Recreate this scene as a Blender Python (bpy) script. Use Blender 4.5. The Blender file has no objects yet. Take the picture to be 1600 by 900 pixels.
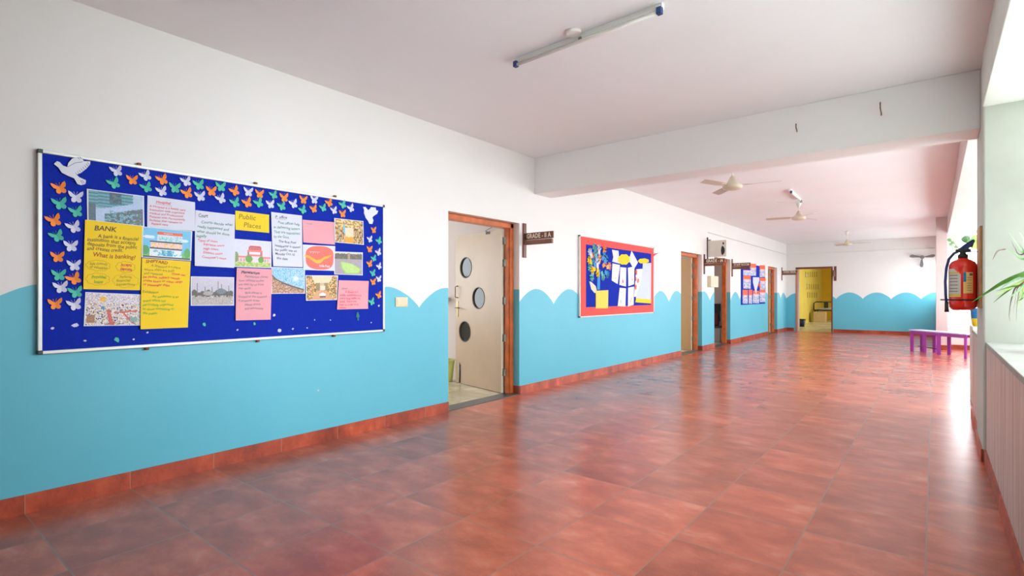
import bpy, bmesh, math, random
from mathutils import Vector, Matrix, noise
random.seed(7)
sin, cos, pi = math.sin, math.cos, math.pi
S = bpy.context.scene
COL = S.collection

# ---------------------------------------------------------------- camera, world, exposure
FPX, CX, CY = 824.66, 800.0, 460.7            # focal length in px, principal column, horizon row
YAW = math.radians(38.67)
H = 1.384                                      # eye height
cam_d = bpy.data.cameras.new('camera'); cam = bpy.data.objects.new('camera', cam_d); COL.objects.link(cam)
cam.location = (0, 0, H)
cam.rotation_euler = (pi/2, 0, YAW)
cam_d.sensor_fit = 'HORIZONTAL'; cam_d.sensor_width = 36.0
cam_d.lens = 36.0*FPX/1600
cam_d.shift_y = (CY-450)/1600
cam_d.clip_start = 0.02; cam_d.clip_end = 200
S.camera = cam

w = bpy.data.worlds.new('sky'); S.world = w; w.use_nodes = True
bg = w.node_tree.nodes['Background']
bg.inputs['Color'].default_value = (0.87, 0.94, 1.0, 1); bg.inputs['Strength'].default_value = 10.5
S.view_settings.view_transform = 'Standard'; S.view_settings.look = 'None'
S.view_settings.gamma = 1; S.view_settings.use_curve_mapping = False
S.view_settings.exposure = 0.0

def portal(loc, rot, sx, sy):                  # guides daylight sampling through an opening, gives no light of its own
    l = bpy.data.lights.new('daylight_portal', 'AREA'); l.shape = 'RECTANGLE'; l.size = sx; l.size_y = sy
    l.cycles.is_portal = True
    o = bpy.data.objects.new('daylight_portal', l); COL.objects.link(o); o.location = loc; o.rotation_euler = rot

# ---------------------------------------------------------------- pixel <-> place helpers (rays of the level camera met with real planes)
SN, CN = sin(YAW), cos(YAW)
def ray(px, py):
    u = (px-CX)/FPX; v = (CY-py)/FPX
    return Vector((CN*u-SN, SN*u+CN, v))       # unit forward distance
def on_x(px, py, X):
    d = ray(px, py); k = X/d.x; return Vector((X, d.y*k, H+d.z*k))
def on_y(px, py, Y):
    d = ray(px, py); k = Y/d.y; return Vector((d.x*k, Y, H+d.z*k))
def on_z(px, py, Z):
    d = ray(px, py); k = (Z-H)/d.z; return Vector((d.x*k, d.y*k, Z))
def at(px, py, f):
    d = ray(px, py); return Vector((d.x*f, d.y*f, H+d.z*f))

# ---------------------------------------------------------------- materials
def srgb(c):
    if isinstance(c, str):
        c = [int(c[i:i+2], 16) for i in (0, 2, 4)]
    return tuple(((v/255)/12.92 if v/255 <= .04045 else ((v/255+.055)/1.055)**2.4) for v in c)
MATS = {}
def mat(name, col=(200,200,200), rough=.6, metal=0, spec=.5, var=0.06, scale=6, coat=0, trans=0, bump=0):
    if name in MATS: return MATS[name]
    m = bpy.data.materials.new(name); m.use_nodes = True; MATS[name] = m
    nt = m.node_tree; b = nt.nodes['Principled BSDF']
    c = srgb(col)
    b.inputs['Roughness'].default_value = rough; b.inputs['Metallic'].default_value = metal
    b.inputs['Specular IOR Level'].default_value = spec; b.inputs['Coat Weight'].default_value = coat
    b.inputs['Transmission Weight'].default_value = trans
    tc = nt.nodes.new('ShaderNodeTexCoord'); nz = nt.nodes.new('ShaderNodeTexNoise')
    nz.inputs['Scale'].default_value = scale; nz.inputs['Detail'].default_value = 4
    nt.links.new(tc.outputs['Object'], nz.inputs['Vector'])
    rp = nt.nodes.new('ShaderNodeValToRGB')
    rp.color_ramp.elements[0].position = .3; rp.color_ramp.elements[1].position = .7
    rp.color_ramp.elements[0].color = tuple(x*(1-var) for x in c)+(1,)
    rp.color_ramp.elements[1].color = tuple(min(1, x*(1+var)) for x in c)+(1,)
    nt.links.new(nz.outputs['Fac'], rp.inputs['Fac']); nt.links.new(rp.outputs['Color'], b.inputs['Base Color'])
    if bump:
        bp = nt.nodes.new('ShaderNodeBump'); bp.inputs['Strength'].default_value = bump; bp.inputs['Distance'].default_value = .01
        nt.links.new(nz.outputs['Fac'], bp.inputs['Height']); nt.links.new(bp.outputs['Normal'], b.inputs['Normal'])
    return m
def N(nt, t, **kw):
    n = nt.nodes.new(t)
    for k, v in kw.items(): setattr(n, k, v)
    return n
def M2(nt, op, a, b=None, c=None):
    n = N(nt, 'ShaderNodeMath', operation=op)
    for i, v in enumerate((a, b, c)):
        if v is None: continue
        if isinstance(v, (int, float)): n.inputs[i].default_value = v
        else: nt.links.new(v, n.inputs[i])
    return n.outputs[0]
def mix(nt, f, a, b):
    n = N(nt, 'ShaderNodeMix', data_type='RGBA')
    if isinstance(f, (int, float)): n.inputs[0].default_value = f
    else: nt.links.new(f, n.inputs[0])
    for i, v in ((6, a), (7, b)):
        if isinstance(v, tuple): n.inputs[i].default_value = v+(1,) if len(v) == 3 else v
        else: nt.links.new(v, n.inputs[i])
    return n.outputs[2]

WHITE = (236, 235, 231); BLUE = (96, 192, 212)
def paint_wall(name, axis, s0, P, z0=1.235, amp=.235, flat=None):
    m = bpy.data.materials.new(name); m.use_nodes = True; nt = m.node_tree; b = nt.nodes['Principled BSDF']
    g = N(nt, 'ShaderNodeNewGeometry'); sp = N(nt, 'ShaderNodeSeparateXYZ'); nt.links.new(g.outputs['Position'], sp.inputs[0])
    s = sp.outputs[axis]; z = sp.outputs['Z']
    nz = N(nt, 'ShaderNodeTexNoise'); nz.inputs['Scale'].default_value = 1.3; nz.inputs['Detail'].default_value = 5
    nt.links.new(g.outputs['Position'], nz.inputs['Vector'])
    if flat is None:
        a = M2(nt, 'MULTIPLY', M2(nt, 'SUBTRACT', s, s0), pi/P)
        a = M2(nt, 'POWER', M2(nt, 'ABSOLUTE', M2(nt, 'SINE', a)), .82)
        edge = M2(nt, 'MULTIPLY_ADD', a, amp, z0)
        edge = M2(nt, 'ADD', edge, M2(nt, 'MULTIPLY', M2(nt, 'SUBTRACT', nz.outputs['Fac'], .5), .05))
    else:
        edge = flat
    f = M2(nt, 'LESS_THAN', z, edge)
    n2 = N(nt, 'ShaderNodeTexNoise'); n2.inputs['Scale'].default_value = .6; n2.inputs['Detail'].default_value = 8; n2.inputs['Roughness'].default_value = .65
    nt.links.new(g.outputs['Position'], n2.inputs['Vector'])
    wv = mix(nt, n2.outputs['Fac'], srgb((232, 231, 227)), srgb((242, 240, 237)))
    bl = mix(nt, n2.outputs['Fac'], srgb((86, 186, 208)), srgb((112, 202, 220)))
    nt.links.new(mix(nt, f, wv, bl), b.inputs['Base Color'])
    b.inputs['Roughness'].default_value = .48
    return m
M_wall = paint_wall('painted_wall_waves', 'Y', 3.96, .89)
M_wall_far = paint_wall('painted_far_wall_waves', 'X', -4.50, .83)
M_reveal = paint_wall('painted_reveal', 'Y', 0, 1, flat=1.46)
M_white = mat('white_paint', (250, 250, 249), .6, var=.02, scale=1.5)
M_ceil = mat('ceiling_paint', (247, 249, 251), .75, var=.02, scale=1.2)
M_pillar = mat('pillar_paint', (228, 232, 224), .6, var=.05, scale=3, bump=.1)
M_cream = mat('cream_paint', (222, 205, 200), .7, var=.03, scale=2)

def parapet_material():
    m = bpy.data.materials.new('stained_parapet_paint'); m.use_nodes = True; nt = m.node_tree; b = nt.nodes['Principled BSDF']
    tc = N(nt, 'ShaderNodeTexCoord'); mp = N(nt, 'ShaderNodeMapping'); mp.inputs['Scale'].default_value = (14, 14, .9)
    nt.links.new(tc.outputs['Object'], mp.inputs[0])
    nz = N(nt, 'ShaderNodeTexNoise'); nz.inputs['Scale'].default_value = 1; nz.inputs['Detail'].default_value = 5
    nt.links.new(mp.outputs[0], nz.inputs['Vector'])
    r = N(nt, 'ShaderNodeValToRGB'); r.color_ramp.elements[0].position = .38; r.color_ramp.elements[1].position = .62
    r.color_ramp.elements[0].color = srgb((196, 176, 166))+(1,); r.color_ramp.elements[1].color = srgb((226, 212, 204))+(1,)
    nt.links.new(nz.outputs['Fac'], r.inputs['Fac']); nt.links.new(r.outputs[0], b.inputs['Base Color'])
    b.inputs['Roughness'].default_value = .38
    return m
M_parapet = parapet_material()

def tile_material(name, T, ox, oy, cols, grout, rough, spec=.5, dark=None, mort=.0065, bumps=.12):
    m = bpy.data.materials.new(name); m.use_nodes = True; nt = m.node_tree; b = nt.nodes['Principled BSDF']
    g = N(nt, 'ShaderNodeNewGeometry'); sp = N(nt, 'ShaderNodeSeparateXYZ'); nt.links.new(g.outputs['Position'], sp.inputs[0])
    u = M2(nt, 'DIVIDE', M2(nt, 'SUBTRACT', sp.outputs['X'], ox), T); v = M2(nt, 'DIVIDE', M2(nt, 'SUBTRACT', sp.outputs['Y'], oy), T)
    fu = M2(nt, 'FRACT', u); fv = M2(nt, 'FRACT', v)
    e = lambda f: M2(nt, 'MINIMUM', f, M2(nt, 'SUBTRACT', 1, f))
    d = M2(nt, 'MINIMUM', e(fu), e(fv))
    isg = M2(nt, 'LESS_THAN', d, mort/T/2*1.2)
    cb = N(nt, 'ShaderNodeCombineXYZ'); nt.links.new(M2(nt, 'FLOOR', u), cb.inputs[0]); nt.links.new(M2(nt, 'FLOOR', v), cb.inputs[1])
    wn = N(nt, 'ShaderNodeTexWhiteNoise', noise_dimensions='3D'); nt.links.new(cb.outputs[0], wn.inputs['Vector'])
    # slate-like mottling, shifted tile by tile
    off = N(nt, 'ShaderNodeVectorMath', operation='SCALE'); nt.links.new(wn.outputs['Color'], off.inputs[0]); off.inputs['Scale'].default_value = 9
    ad = N(nt, 'ShaderNodeVectorMath', operation='ADD'); nt.links.new(g.outputs['Position'], ad.inputs[0]); nt.links.new(off.outputs[0], ad.inputs[1])
    n1 = N(nt, 'ShaderNodeTexNoise'); n1.inputs['Scale'].default_value = 3.4; n1.inputs['Detail'].default_value = 8; n1.inputs['Roughness'].default_value = .6; n1.inputs['Distortion'].default_value = .1
    mp = N(nt, 'ShaderNodeMapping'); mp.inputs['Rotation'].default_value = (0, 0, .5); mp.inputs['Scale'].default_value = (.9, 1.5, 1)
    nt.links.new(ad.outputs[0], mp.inputs[0]); nt.links.new(mp.outputs[0], n1.inputs['Vector'])
    r = N(nt, 'ShaderNodeValToRGB'); cr = r.color_ramp
    for i, (p, c) in enumerate(cols):
        el = cr.elements[i] if i < 2 else cr.elements.new(p)
        el.position = p; el.color = srgb(c)+(1,)
    nt.links.new(n1.outputs['Fac'], r.inputs['Fac'])
    # thin pale veins
    n2 = N(nt, 'ShaderNodeTexNoise'); n2.inputs['Scale'].default_value = 7; n2.inputs['Detail'].default_value = 6; n2.inputs['Distortion'].default_value = 2.2
    nt.links.new(mp.outputs[0], n2.inputs['Vector'])
    vein = M2(nt, 'LESS_THAN', M2(nt, 'ABSOLUTE', M2(nt, 'SUBTRACT', n2.outputs['Fac'], .5)), .012)
    c1 = mix(nt, M2(nt, 'MULTIPLY', vein, .10), r.outputs[0], srgb(cols[-1][1]))
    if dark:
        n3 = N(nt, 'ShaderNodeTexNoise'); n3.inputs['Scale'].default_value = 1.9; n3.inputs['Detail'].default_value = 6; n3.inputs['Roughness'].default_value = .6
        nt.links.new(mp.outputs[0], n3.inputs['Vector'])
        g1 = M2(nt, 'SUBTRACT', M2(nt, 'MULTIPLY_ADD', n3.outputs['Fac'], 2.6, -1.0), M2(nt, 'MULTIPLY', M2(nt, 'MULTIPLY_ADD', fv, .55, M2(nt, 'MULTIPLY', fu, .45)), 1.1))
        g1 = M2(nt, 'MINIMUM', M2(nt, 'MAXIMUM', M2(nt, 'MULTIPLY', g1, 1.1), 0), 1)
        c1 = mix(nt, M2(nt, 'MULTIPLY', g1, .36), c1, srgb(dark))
    hv = N(nt, 'ShaderNodeHueSaturation'); nt.links.new(c1, hv.inputs['Color'])
    nt.links.new(M2(nt, 'MULTIPLY_ADD', wn.outputs['Value'], .28, .86), hv.inputs['Value'])
    nt.links.new(mix(nt, isg, hv.outputs[0], srgb(grout)), b.inputs['Base Color'])
    b.inputs['Roughness'].default_value = rough
    b.inputs['Specular IOR Level'].default_value = spec
    return m
RED = [(.25, (156, 76, 56)), (.45, (180, 88, 62)), (.60, (202, 104, 76)), (.86, (218, 146, 118))]
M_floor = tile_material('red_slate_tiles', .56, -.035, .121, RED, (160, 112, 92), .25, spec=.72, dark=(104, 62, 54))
M_skirt = tile_material('red_skirting_tiles', .56, -.2, .121, [(.30, (130, 52, 34)), (.5, (178, 76, 50)), (.62, (196, 92, 62)), (.78, (214, 130, 100))], (186, 128, 102), .38, mort=.004)
M_floor_in = tile_material('beige_marble_tiles', .6, 0, .1, [(.3, (176, 160, 128)), (.5, (200, 186, 154)), (.62, (212, 200, 170)), (.8, (226, 216, 190))], (150, 135, 110), .25)
M_granite = mat('grey_granite', (74, 80, 78), .3, var=.3, scale=120)
M_frame = mat('orange_brown_wood', (206, 106, 48), .32, var=.22, scale=9, coat=.3)
M_signwood = mat('dark_sign_wood', (112, 62, 46), .4, var=.18, scale=14)
M_signledge = mat('sign_ledge_wood', (128, 80, 58), .4, var=.15, scale=14)
M_leaf1 = mat('beige_door_laminate', (190, 162, 134), .42, var=.05, scale=3)
M_leaf2 = mat('tan_door_laminate', (184, 142, 90), .42, var=.06, scale=3)
M_edge = mat('cream_edge_band', (226, 220, 196), .45, var=.03)
M_glass = mat('dark_pane', (52, 50, 48), .05, spec=.22, var=.02)
M_rim = mat('dark_window_rim', (92, 80, 62), .35)
M_steel = mat('brushed_steel', (150, 150, 142), .35, metal=.9, var=.05, scale=30)
M_brass = mat('dull_brass', (150, 128, 92), .4, metal=.8)
M_alu = mat('satin_aluminium', (222, 226, 218), .34, metal=.35, var=.03)
M_dkplastic = mat('dark_green_plastic', (62, 76, 72), .45)
M_black = mat('black_plastic', (24, 24, 28), .4)
M_blueblk = mat('navy_plastic', (30, 44, 110), .35)
M_felt = mat('royal_blue_felt', (14, 44, 168), .85, var=.08, scale=50, spec=.2)
M_redborder = mat('red_border_paper', (236, 66, 56), .6, var=.05)
M_whitepl = mat('white_enamel', (238, 236, 230), .35, var=.02)
M_fan = mat('cream_fan_enamel', (222, 210, 186), .3, var=.03)
M_fanblade = mat('fan_blade_enamel', (214, 204, 190), .35, var=.03)
M_tube = mat('tube_glass', (232, 230, 222), .15, var=.01)
M_bluecap = mat('blue_lamp_holder', (50, 76, 130), .45)
M_ext = mat('extinguisher_red', (236, 46, 30), .22, coat=.5, var=.03)
M_purple = mat('purple_paint', (176, 70, 184), .4, var=.06)
M_lilac = mat('lilac_laminate', (198, 186, 226), .3, var=.03)
M_yplastic = mat('yellow_plastic', (226, 222, 120), .4, var=.03)
M_yellow = mat('bright_yellow_plastic', (245, 212, 20), .4, var=.03)
M_cyanpl = mat('blue_plastic', (40, 140, 210), .4, var=.03)
M_pine = mat('varnished_pine', (196, 148, 92), .45, var=.15, scale=12)
M_yroom = mat('mustard_wall_paint', (232, 204, 88), .7, var=.05, scale=2)
M_yroom2 = mat('ochre_wall_paint', (222, 174, 20), .7, var=.05, scale=2)
M_navy = mat('navy_bucket_plastic', (22, 26, 64), .4)
M_leafg = mat('leaf_green', (78, 132, 36), .45, var=.25, scale=20)
M_leafd = mat('leaf_deep_green', (66, 118, 52), .45, var=.25, scale=20)
M_leafy = mat('leaf_yellow_green', (142, 176, 48), .45, var=.2, scale=20)
M_leafb = mat('dry_leaf_brown', (92, 70, 60), .7, var=.25, scale=20)
M_stem = mat('plant_stem', (110, 130, 70), .6)
M_ground = mat('pale_paving', (222, 226, 222), .85, var=.08, scale=.6)
M_rust = mat('rusty_iron', (126, 78, 46), .7, metal=.3, var=.3, scale=40)
M_cloth = mat('grey_cushion', (170, 165, 150), .8)
M_box = mat('cardboard', (196, 166, 118), .75)
M_ply = mat('plywood', (190, 150, 100), .6)
def attr_mat():
    m = bpy.data.materials.new('printed_paper'); m.use_nodes = True; nt = m.node_tree; b = nt.nodes['Principled BSDF']
    a = N(nt, 'ShaderNodeAttribute'); a.attribute_name = 'Col'
    nt.links.new(a.outputs['Color'], b.inputs['Base Color']); b.inputs['Roughness'].default_value = .45
    return m
M_print = attr_mat()

# ---------------------------------------------------------------- mesh helpers
class B:
    def __init__(s): s.v = []; s.f = []; s.m = []; s.mats = []; s.sm = []
    def mi(s, m):
        if m not in s.mats: s.mats.append(m)
        return s.mats.index(m)
    def add(s, vs, fs, m, smooth=False):
        o = len(s.v); s.v += [tuple(v) for v in vs]; k = s.mi(m)
        for f in fs: s.f.append(tuple(i+o for i in f)); s.m.append(k); s.sm.append(smooth)
        return s
    def box(s, x0, x1, y0, y1, z0, z1, m):
        v = [(x, y, z) for z in (z0, z1) for y in (y0, y1) for x in (x0, x1)]
        return s.add(v, [(0,2,3,1), (4,5,7,6), (0,1,5,4), (2,6,7,3), (0,4,6,2), (1,3,7,5)], m)
    def rbox(s, x0, x1, y0, y1, z0, z1, m, r=.01, seg=2):
        bm = bmesh.new(); bmesh.ops.create_cube(bm, size=1)
        for v in bm.verts: v.co = Vector(((x0+x1)/2+v.co.x*(x1-x0), (y0+y1)/2+v.co.y*(y1-y0), (z0+z1)/2+v.co.z*(z1-z0)))
        bmesh.ops.bevel(bm, geom=list(bm.edges), offset=r, segments=seg, affect='EDGES', profile=.5)
        bm.verts.index_update()
        s.add([v.co[:] for v in bm.verts], [[v.index for v in f.verts] for f in bm.faces], m, False); bm.free(); return s
    def lathe(s, prof, m, c=(0,0,0), n=32, axis='Z', smooth=True, cap=True):
        vs = []; fs = []
        for (r, z) in prof:
            for i in range(n):
                a = 2*pi*i/n; p = (r*cos(a), r*sin(a), z)
                if axis == 'X': p = (z, r*cos(a), r*sin(a))
                if axis == 'Y': p = (r*cos(a), z, r*sin(a))
                vs.append((p[0]+c[0], p[1]+c[1], p[2]+c[2]))
        for j in range(len(prof)-1):
            for i in range(n):
                k = (i+1) % n; q = (j*n+i, j*n+k, (j+1)*n+k, (j+1)*n+i)
                fs.append(q if axis != 'Y' else q[::-1])
        s.add(vs, fs, m, smooth)
        if cap:
            o = len(s.v)-len(vs); k = s.mi(m)
            s.f.append(tuple(o+i for i in range(n))[::-1]); s.m.append(k); s.sm.append(False)
            s.f.append(tuple(o+(len(prof)-1)*n+i for i in range(n))); s.m.append(k); s.sm.append(False)
        return s
    def tube(s, pts, r, m, n=10, cap=True):
        pts = [Vector(p) for p in pts]; vs = []; fs = []
        rs = r if isinstance(r, (list, tuple)) else [r]*len(pts)
        up = None
        for i, p in enumerate(pts):
            t = (pts[min(i+1, len(pts)-1)]-pts[max(i-1, 0)]).normalized()
            if up is None: up = Vector((0, 0, 1)) if abs(t.z) < .9 else Vector((1, 0, 0))
            a = t.cross(up)
            if a.length < 1e-4: a = t.cross(Vector((0, 1, 0)))
            a.normalize(); b = a.cross(t).normalized(); up = b
            for k in range(n):
                q = 2*pi*k/n; vs.append(p+(a*cos(q)+b*sin(q))*rs[i])
        for i in range(len(pts)-1):
            for k in range(n):
                l = (k+1) % n; fs.append((i*n+k, (i+1)*n+k, (i+1)*n+l, i*n+l))
        if cap:
            fs.append(tuple(range(n))); fs.append(tuple((len(pts)-1)*n+k for k in range(n))[::-1])
        return s.add(vs, fs, m, True)
    def prism(s, poly, z0, z1, m, tf=None):
        n = len(poly); vs = [(x, y, z0) for x, y in poly]+[(x, y, z1) for x, y in poly]
        if tf: vs = [tf(v) for v in vs]
        fs = [tuple(range(n))[::-1], tuple(range(n, 2*n))]+[(i, (i+1) % n, (i+1) % n+n, i+n) for i in range(n)]
        return s.add(vs, fs, m)
    def build(s, name, parent=None, loc=(0,0,0), M=None):
        me = bpy.data.meshes.new(name); me.from_pydata(s.v, [], s.f)
        for m in s.mats: me.materials.append(m)
        me.polygons.foreach_set('material_index', s.m); me.polygons.foreach_set('use_smooth', s.sm)
        me.update()
        o = bpy.data.objects.new(name, me); COL.objects.link(o)
        if M is not None: o.matrix_world = M
        else: o.location = loc
        if parent: o.parent = parent
        return o
def tag(o, label=None, cat=None, group=None, kind=None):
    if label: o['label'] = label
    if cat: o['category'] = cat
    if group: o['group'] = group
    if kind: o['kind'] = kind
    return o
def empty(name, loc, label=None, cat=None, group=None, rz=0, kind=None):
    o = bpy.data.objects.new(name, None); COL.objects.link(o); o.location = loc; o.rotation_euler = (0, 0, rz); o.empty_display_size = .1
    return tag(o, label, cat, group, kind)
def struct(o): o['kind'] = 'structure'; return o
def copy_tree(o, parent=None):
    c = o.copy(); COL.objects.link(c); c.parent = parent
    for ch in list(o.children): copy_tree(ch, c)
    return c
_tc = {}
def text_geo(body, size=1.0, bold=0.0, shear=0.0, align='LEFT', spacing=1.0, word=1.0):
    k = (body, size, bold, shear, align, spacing)
    if k in _tc: return _tc[k]
    cu = bpy.data.curves.new('t', 'FONT'); cu.body = body; cu.size = size; cu.offset = bold; cu.shear = shear
    cu.align_x = align; cu.space_character = spacing; cu.resolution_u = 2
    o = bpy.data.objects.new('t', cu); COL.objects.link(o)
    me = bpy.data.meshes.new_from_object(o.evaluated_get(bpy.context.evaluated_depsgraph_get()))
    vs = [v.co.copy() for v in me.vertices]; fs = [tuple(p.vertices) for p in me.polygons]
    bpy.data.objects.remove(o); bpy.data.curves.remove(cu); bpy.data.meshes.remove(me)
    _tc[k] = (vs, fs); return vs, fs

# ================================================================= LARGE STRUCTURE
XL, ZC = -4.5, 3.352                     # left wall face, ceiling height
YF = 22.7                                 # far wall
XP = .335                                 # parapet inner face
DOORS = [(4.41, 5.79), (11.77, 13.17), (14.1, 15.5), (19.8, 21.2)]
DH = 2.38

# ground outside
g = B().box(-40, 40, -30, 60, -.35, -.25, M_ground).build('ground'); struct(g)

# floor of the corridor
fl = B()
fl.box(XL-.001, .9, -5.2, YF, -.12, 0, M_floor)
fl.box(.9, 1.6, 7.9, 22.7, -.12, 0, M_floor)
struct(fl.build('floor'))

# left wall: piers, lintels, reveals
wl = B(); t0 = -5.2
def slab(b, y0, y1, z0, z1): b.box(XL-.22, XL, y0, y1, z0, z1, M_wall)
for a, b_ in DOORS:
    slab(wl, t0, a, -.12, ZC+.1); slab(wl, a, b_, DH, ZC+.1); t0 = b_
slab(wl, t0, YF+.2, -.12, ZC+.1)
for a, b_ in DOORS:                       # painted reveals, a skin on the jambs of each opening
    for (y0, y1) in ((a-.001, a+.004), (b_-.004, b_+.001)):
        wl.box(XL-.1, XL-.0005, y0, y1, 0, DH, M_reveal)
struct(wl.build('wall_left'))

# skirting left
sk = B(); t0 = -5.2
for a, b_ in DOORS+[(YF, YF)]:
    sk.box(XL, XL+.012, t0, a, 0, .118, M_skirt); t0 = b_
for a, b_ in DOORS:
    sk.box(XL-.1, XL+.0, b_-.013, b_-.003, 0, .118, M_skirt)
struct(sk.build('baseboard_left'))

# far wall with its door opening
FD0, FD1, FDH = -4.176, -2.94, 2.44
wf = B()
wf.box(XL-.2, FD0, YF, YF+.2, -.12, ZC+.1, M_wall_far); wf.box(FD1, .5, YF, YF+.2, -.12, ZC+.1, M_wall_far)
wf.box(FD0, FD1, YF, YF+.2, FDH, ZC+.1, M_wall_far)
struct(wf.build('wall_far'))
sk = B(); sk.box(XL, FD0-.05, YF-.012, YF, 0, .118, M_skirt); sk.box(FD1+.02, .3, YF-.012, YF, 0, .118, M_skirt)
struct(sk.build('baseboard_far'))
wb = B().box(XL-.2, 1.0, -5.4, -5.2, -.12, ZC+.1, M_white).build('wall_back'); struct(wb)

# ceilings
c = B(); c.box(XL-.22, 1.0, -5.4, YF+.2, ZC, ZC+.15, M_ceil)
struct(c.build('ceiling'))
c = B(); c.box(1.0, 2.3, 1.2, 8.0, ZC, ZC+.15, M_white); c.box(1.0, 1.6, 8.0, 18.0, ZC, ZC+.15, M_white)  # near-bay overhang is unseen, added to cut sky light; side bay ceiling follows
struct(c.build('ceiling_side_and_shade_roof'))

# parapet (right): inner face stained, pale sill on top, skirting
p = B(); p.box(XP, .60, 1.0, 5.85, -.12, .955, M_parapet); p.box(XP, .60, 6.65, 7.9, -.12, .955, M_parapet)
struct(p.build('wall_right'))
p = B(); M_sill = mat('toned_down_sill', (176, 178, 170), .7, var=.08, scale=5); p.rbox(XP-.004, .63, 1.0, 5.85, .955, .992, M_sill, .004); p.rbox(XP-.004, .63, 6.65, 7.92, .955, .992, M_sill, .004)  # sill colour darkened to make up for too much sky light
struct(p.build('trim_1'))
p = B(); p.box(XP-.014, XP, 1.0, 5.85, 0, .105, M_skirt); p.box(XP-.014, XP, 6.65, 7.9, 0, .105, M_skirt)
p.box(.315-.014, .315, 5.85, 6.65, 0, .105, M_skirt)
struct(p.build('baseboard_right'))
p = B().box(XP, .6, -5.2, 1.0, -.12, ZC, M_parapet).build('wall_right_rear'); struct(p)
# near pillar, its paint darkened to offset the strong daylight on it
p = B(); p.rbox(.315, .86, 5.85, 6.65, -.12, ZC, mat('toned_down_pillar_paint', (204, 210, 200), .6, var=.06, scale=3, bump=.1), .012)
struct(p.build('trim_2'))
# edge beams
p = B(); p.rbox(.31, .66, 1.0, 5.851, 2.94, ZC, M_pillar, .006)
struct(p.build('trim_3'))
p = B(); p.rbox(.26, .52, 6.649, 17.2, 2.93, ZC, M_cream, .006)
struct(p.build('trim_4'))
# cross beam
p = B(); p.rbox(XL, .315, 6.14, 6.55, 2.835, ZC, M_white, .006)
struct(p.build('trim_5'))
# far pillar
p = B(); p.rbox(.03, .26, 17.2, 17.55, 0, ZC, M_cream, .01); p.box(.018, .272, 17.188, 17.56, 0, .115, M_skirt)
struct(p.build('trim_7'))
# unseen right wall past the far pillar, opening added to brighten the far end
p = B(); p.box(.26, .5, 17.75, YF+.2, -.12, 1.3, M_cream); p.box(.26, .5, 17.55, YF+.2, 2.5, ZC+.1, M_cream); struct(p.build('wall_right_far'))
# unseen wall added outside to shade the near pillar, square to the corridor
struct(B().box(.64, 9.0, 2.2, 2.4, -.3, 4.6, mat('shade_wall_paint', (120, 120, 104), .9, var=.25, scale=8)).build('wall_shade_added'))
# side bay: low white end wall, lintel above open air
p = B(); p.box(.26, 1.6, 17.6, 17.75, -.12, .80, M_whitepl); p.box(.5, 1.45, 17.6, 17.75, 2.93, ZC+.1, M_white)
p.box(1.5, 1.6, 8.6, 17.6, -.12, 1.28, M_whitepl); p.box(1.5, 1.6, 6.7, 17.6, 2.62, ZC+.1, M_white)  # unseen outer parapet and lintel, added to cut the bay's daylight
struct(p.build('wall_side_bay_and_screen'))
p = B().box(.27, 1.5, 17.586, 17.6, 0, .11, M_skirt).build('baseboard_side_bay'); struct(p)
p = B().rbox(.37, .95, 8.7, 9.35, -.0, .985, M_whitepl, .01).build('trim_8'); struct(p)

portal((.62, 4.13, 1.97), (0, pi/2, 0), 1.95, 3.45)
portal((.62, 1.6, 1.97), (0, pi/2, 0), 1.95, 1.2)
portal((1.62, 12.2, 1.88), (0, pi/2, 0), 1.48, 11)
portal((.52, 20.2, 1.75), (0, pi/2, 0), 1.5, 4.9)

# ---------------------------------------------------------------- classrooms behind the left wall
def classroom(n, y0, y1, depth=5.0, wm=M_cream):
    x1 = XL-.22; x0 = x1-depth
    b = B()
    b.box(x0, x1, y0-.1, y0, -.12, ZC, wm); b.box(x0, x1, y1, y1+.1, -.12, ZC, wm)
    b.box(x0-.15, x0, y0, y1, -.12, .95, wm); b.box(x0-.15, x0, y0, y1, 2.7, ZC, wm)
    b.box(x0-.15, x0, y0, y0+.6, .95, 2.7, wm); b.box(x0-.15, x0, y1-.6, y1, .95, 2.7, wm)
    struct(b.build('wall_classroom_%s' % n))
    struct(B().box(x0-.15, x1, y0-.1, y1+.1, ZC, ZC+.15, M_ceil).build('ceiling_classroom_%s' % n))
    f = B().box(x0, x1, y0, y1, -.12, .004, M_floor_in)
    struct(f.build('floor_classroom_%s' % n))
    wdw = B()
    ya, yb = y0+.6, y1-.6; k = max(2, int((yb-ya)/.8))
    for i in range(k+1):
        y = ya+(yb-ya)*i/k; wdw.box(x0-.1, x0-.05, y-.025, y+.025, .95, 2.7, M_whitepl)
    for z in (.975, 1.8, 2.675): wdw.box(x0-.1, x0-.05, ya, yb, z-.025, z+.025, M_whitepl)
    struct(wdw.build('window_%s' % n))
    portal((x0-.12, (ya+yb)/2, 1.82), (0, -pi/2, 0), 1.75, yb-ya)
classroom('1', .6, 6.18)
classroom('2', 8.4, 13.52)
classroom('3', 13.72, 15.98)
classroom('4', 17.6, 21.5)

# thresholds
th = B()
for a, b_ in DOORS: th.box(XL-.22, XL-.002, a+.005, b_-.015, -.001, .008, M_granite)
struct(th.build('trim_9'))

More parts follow.
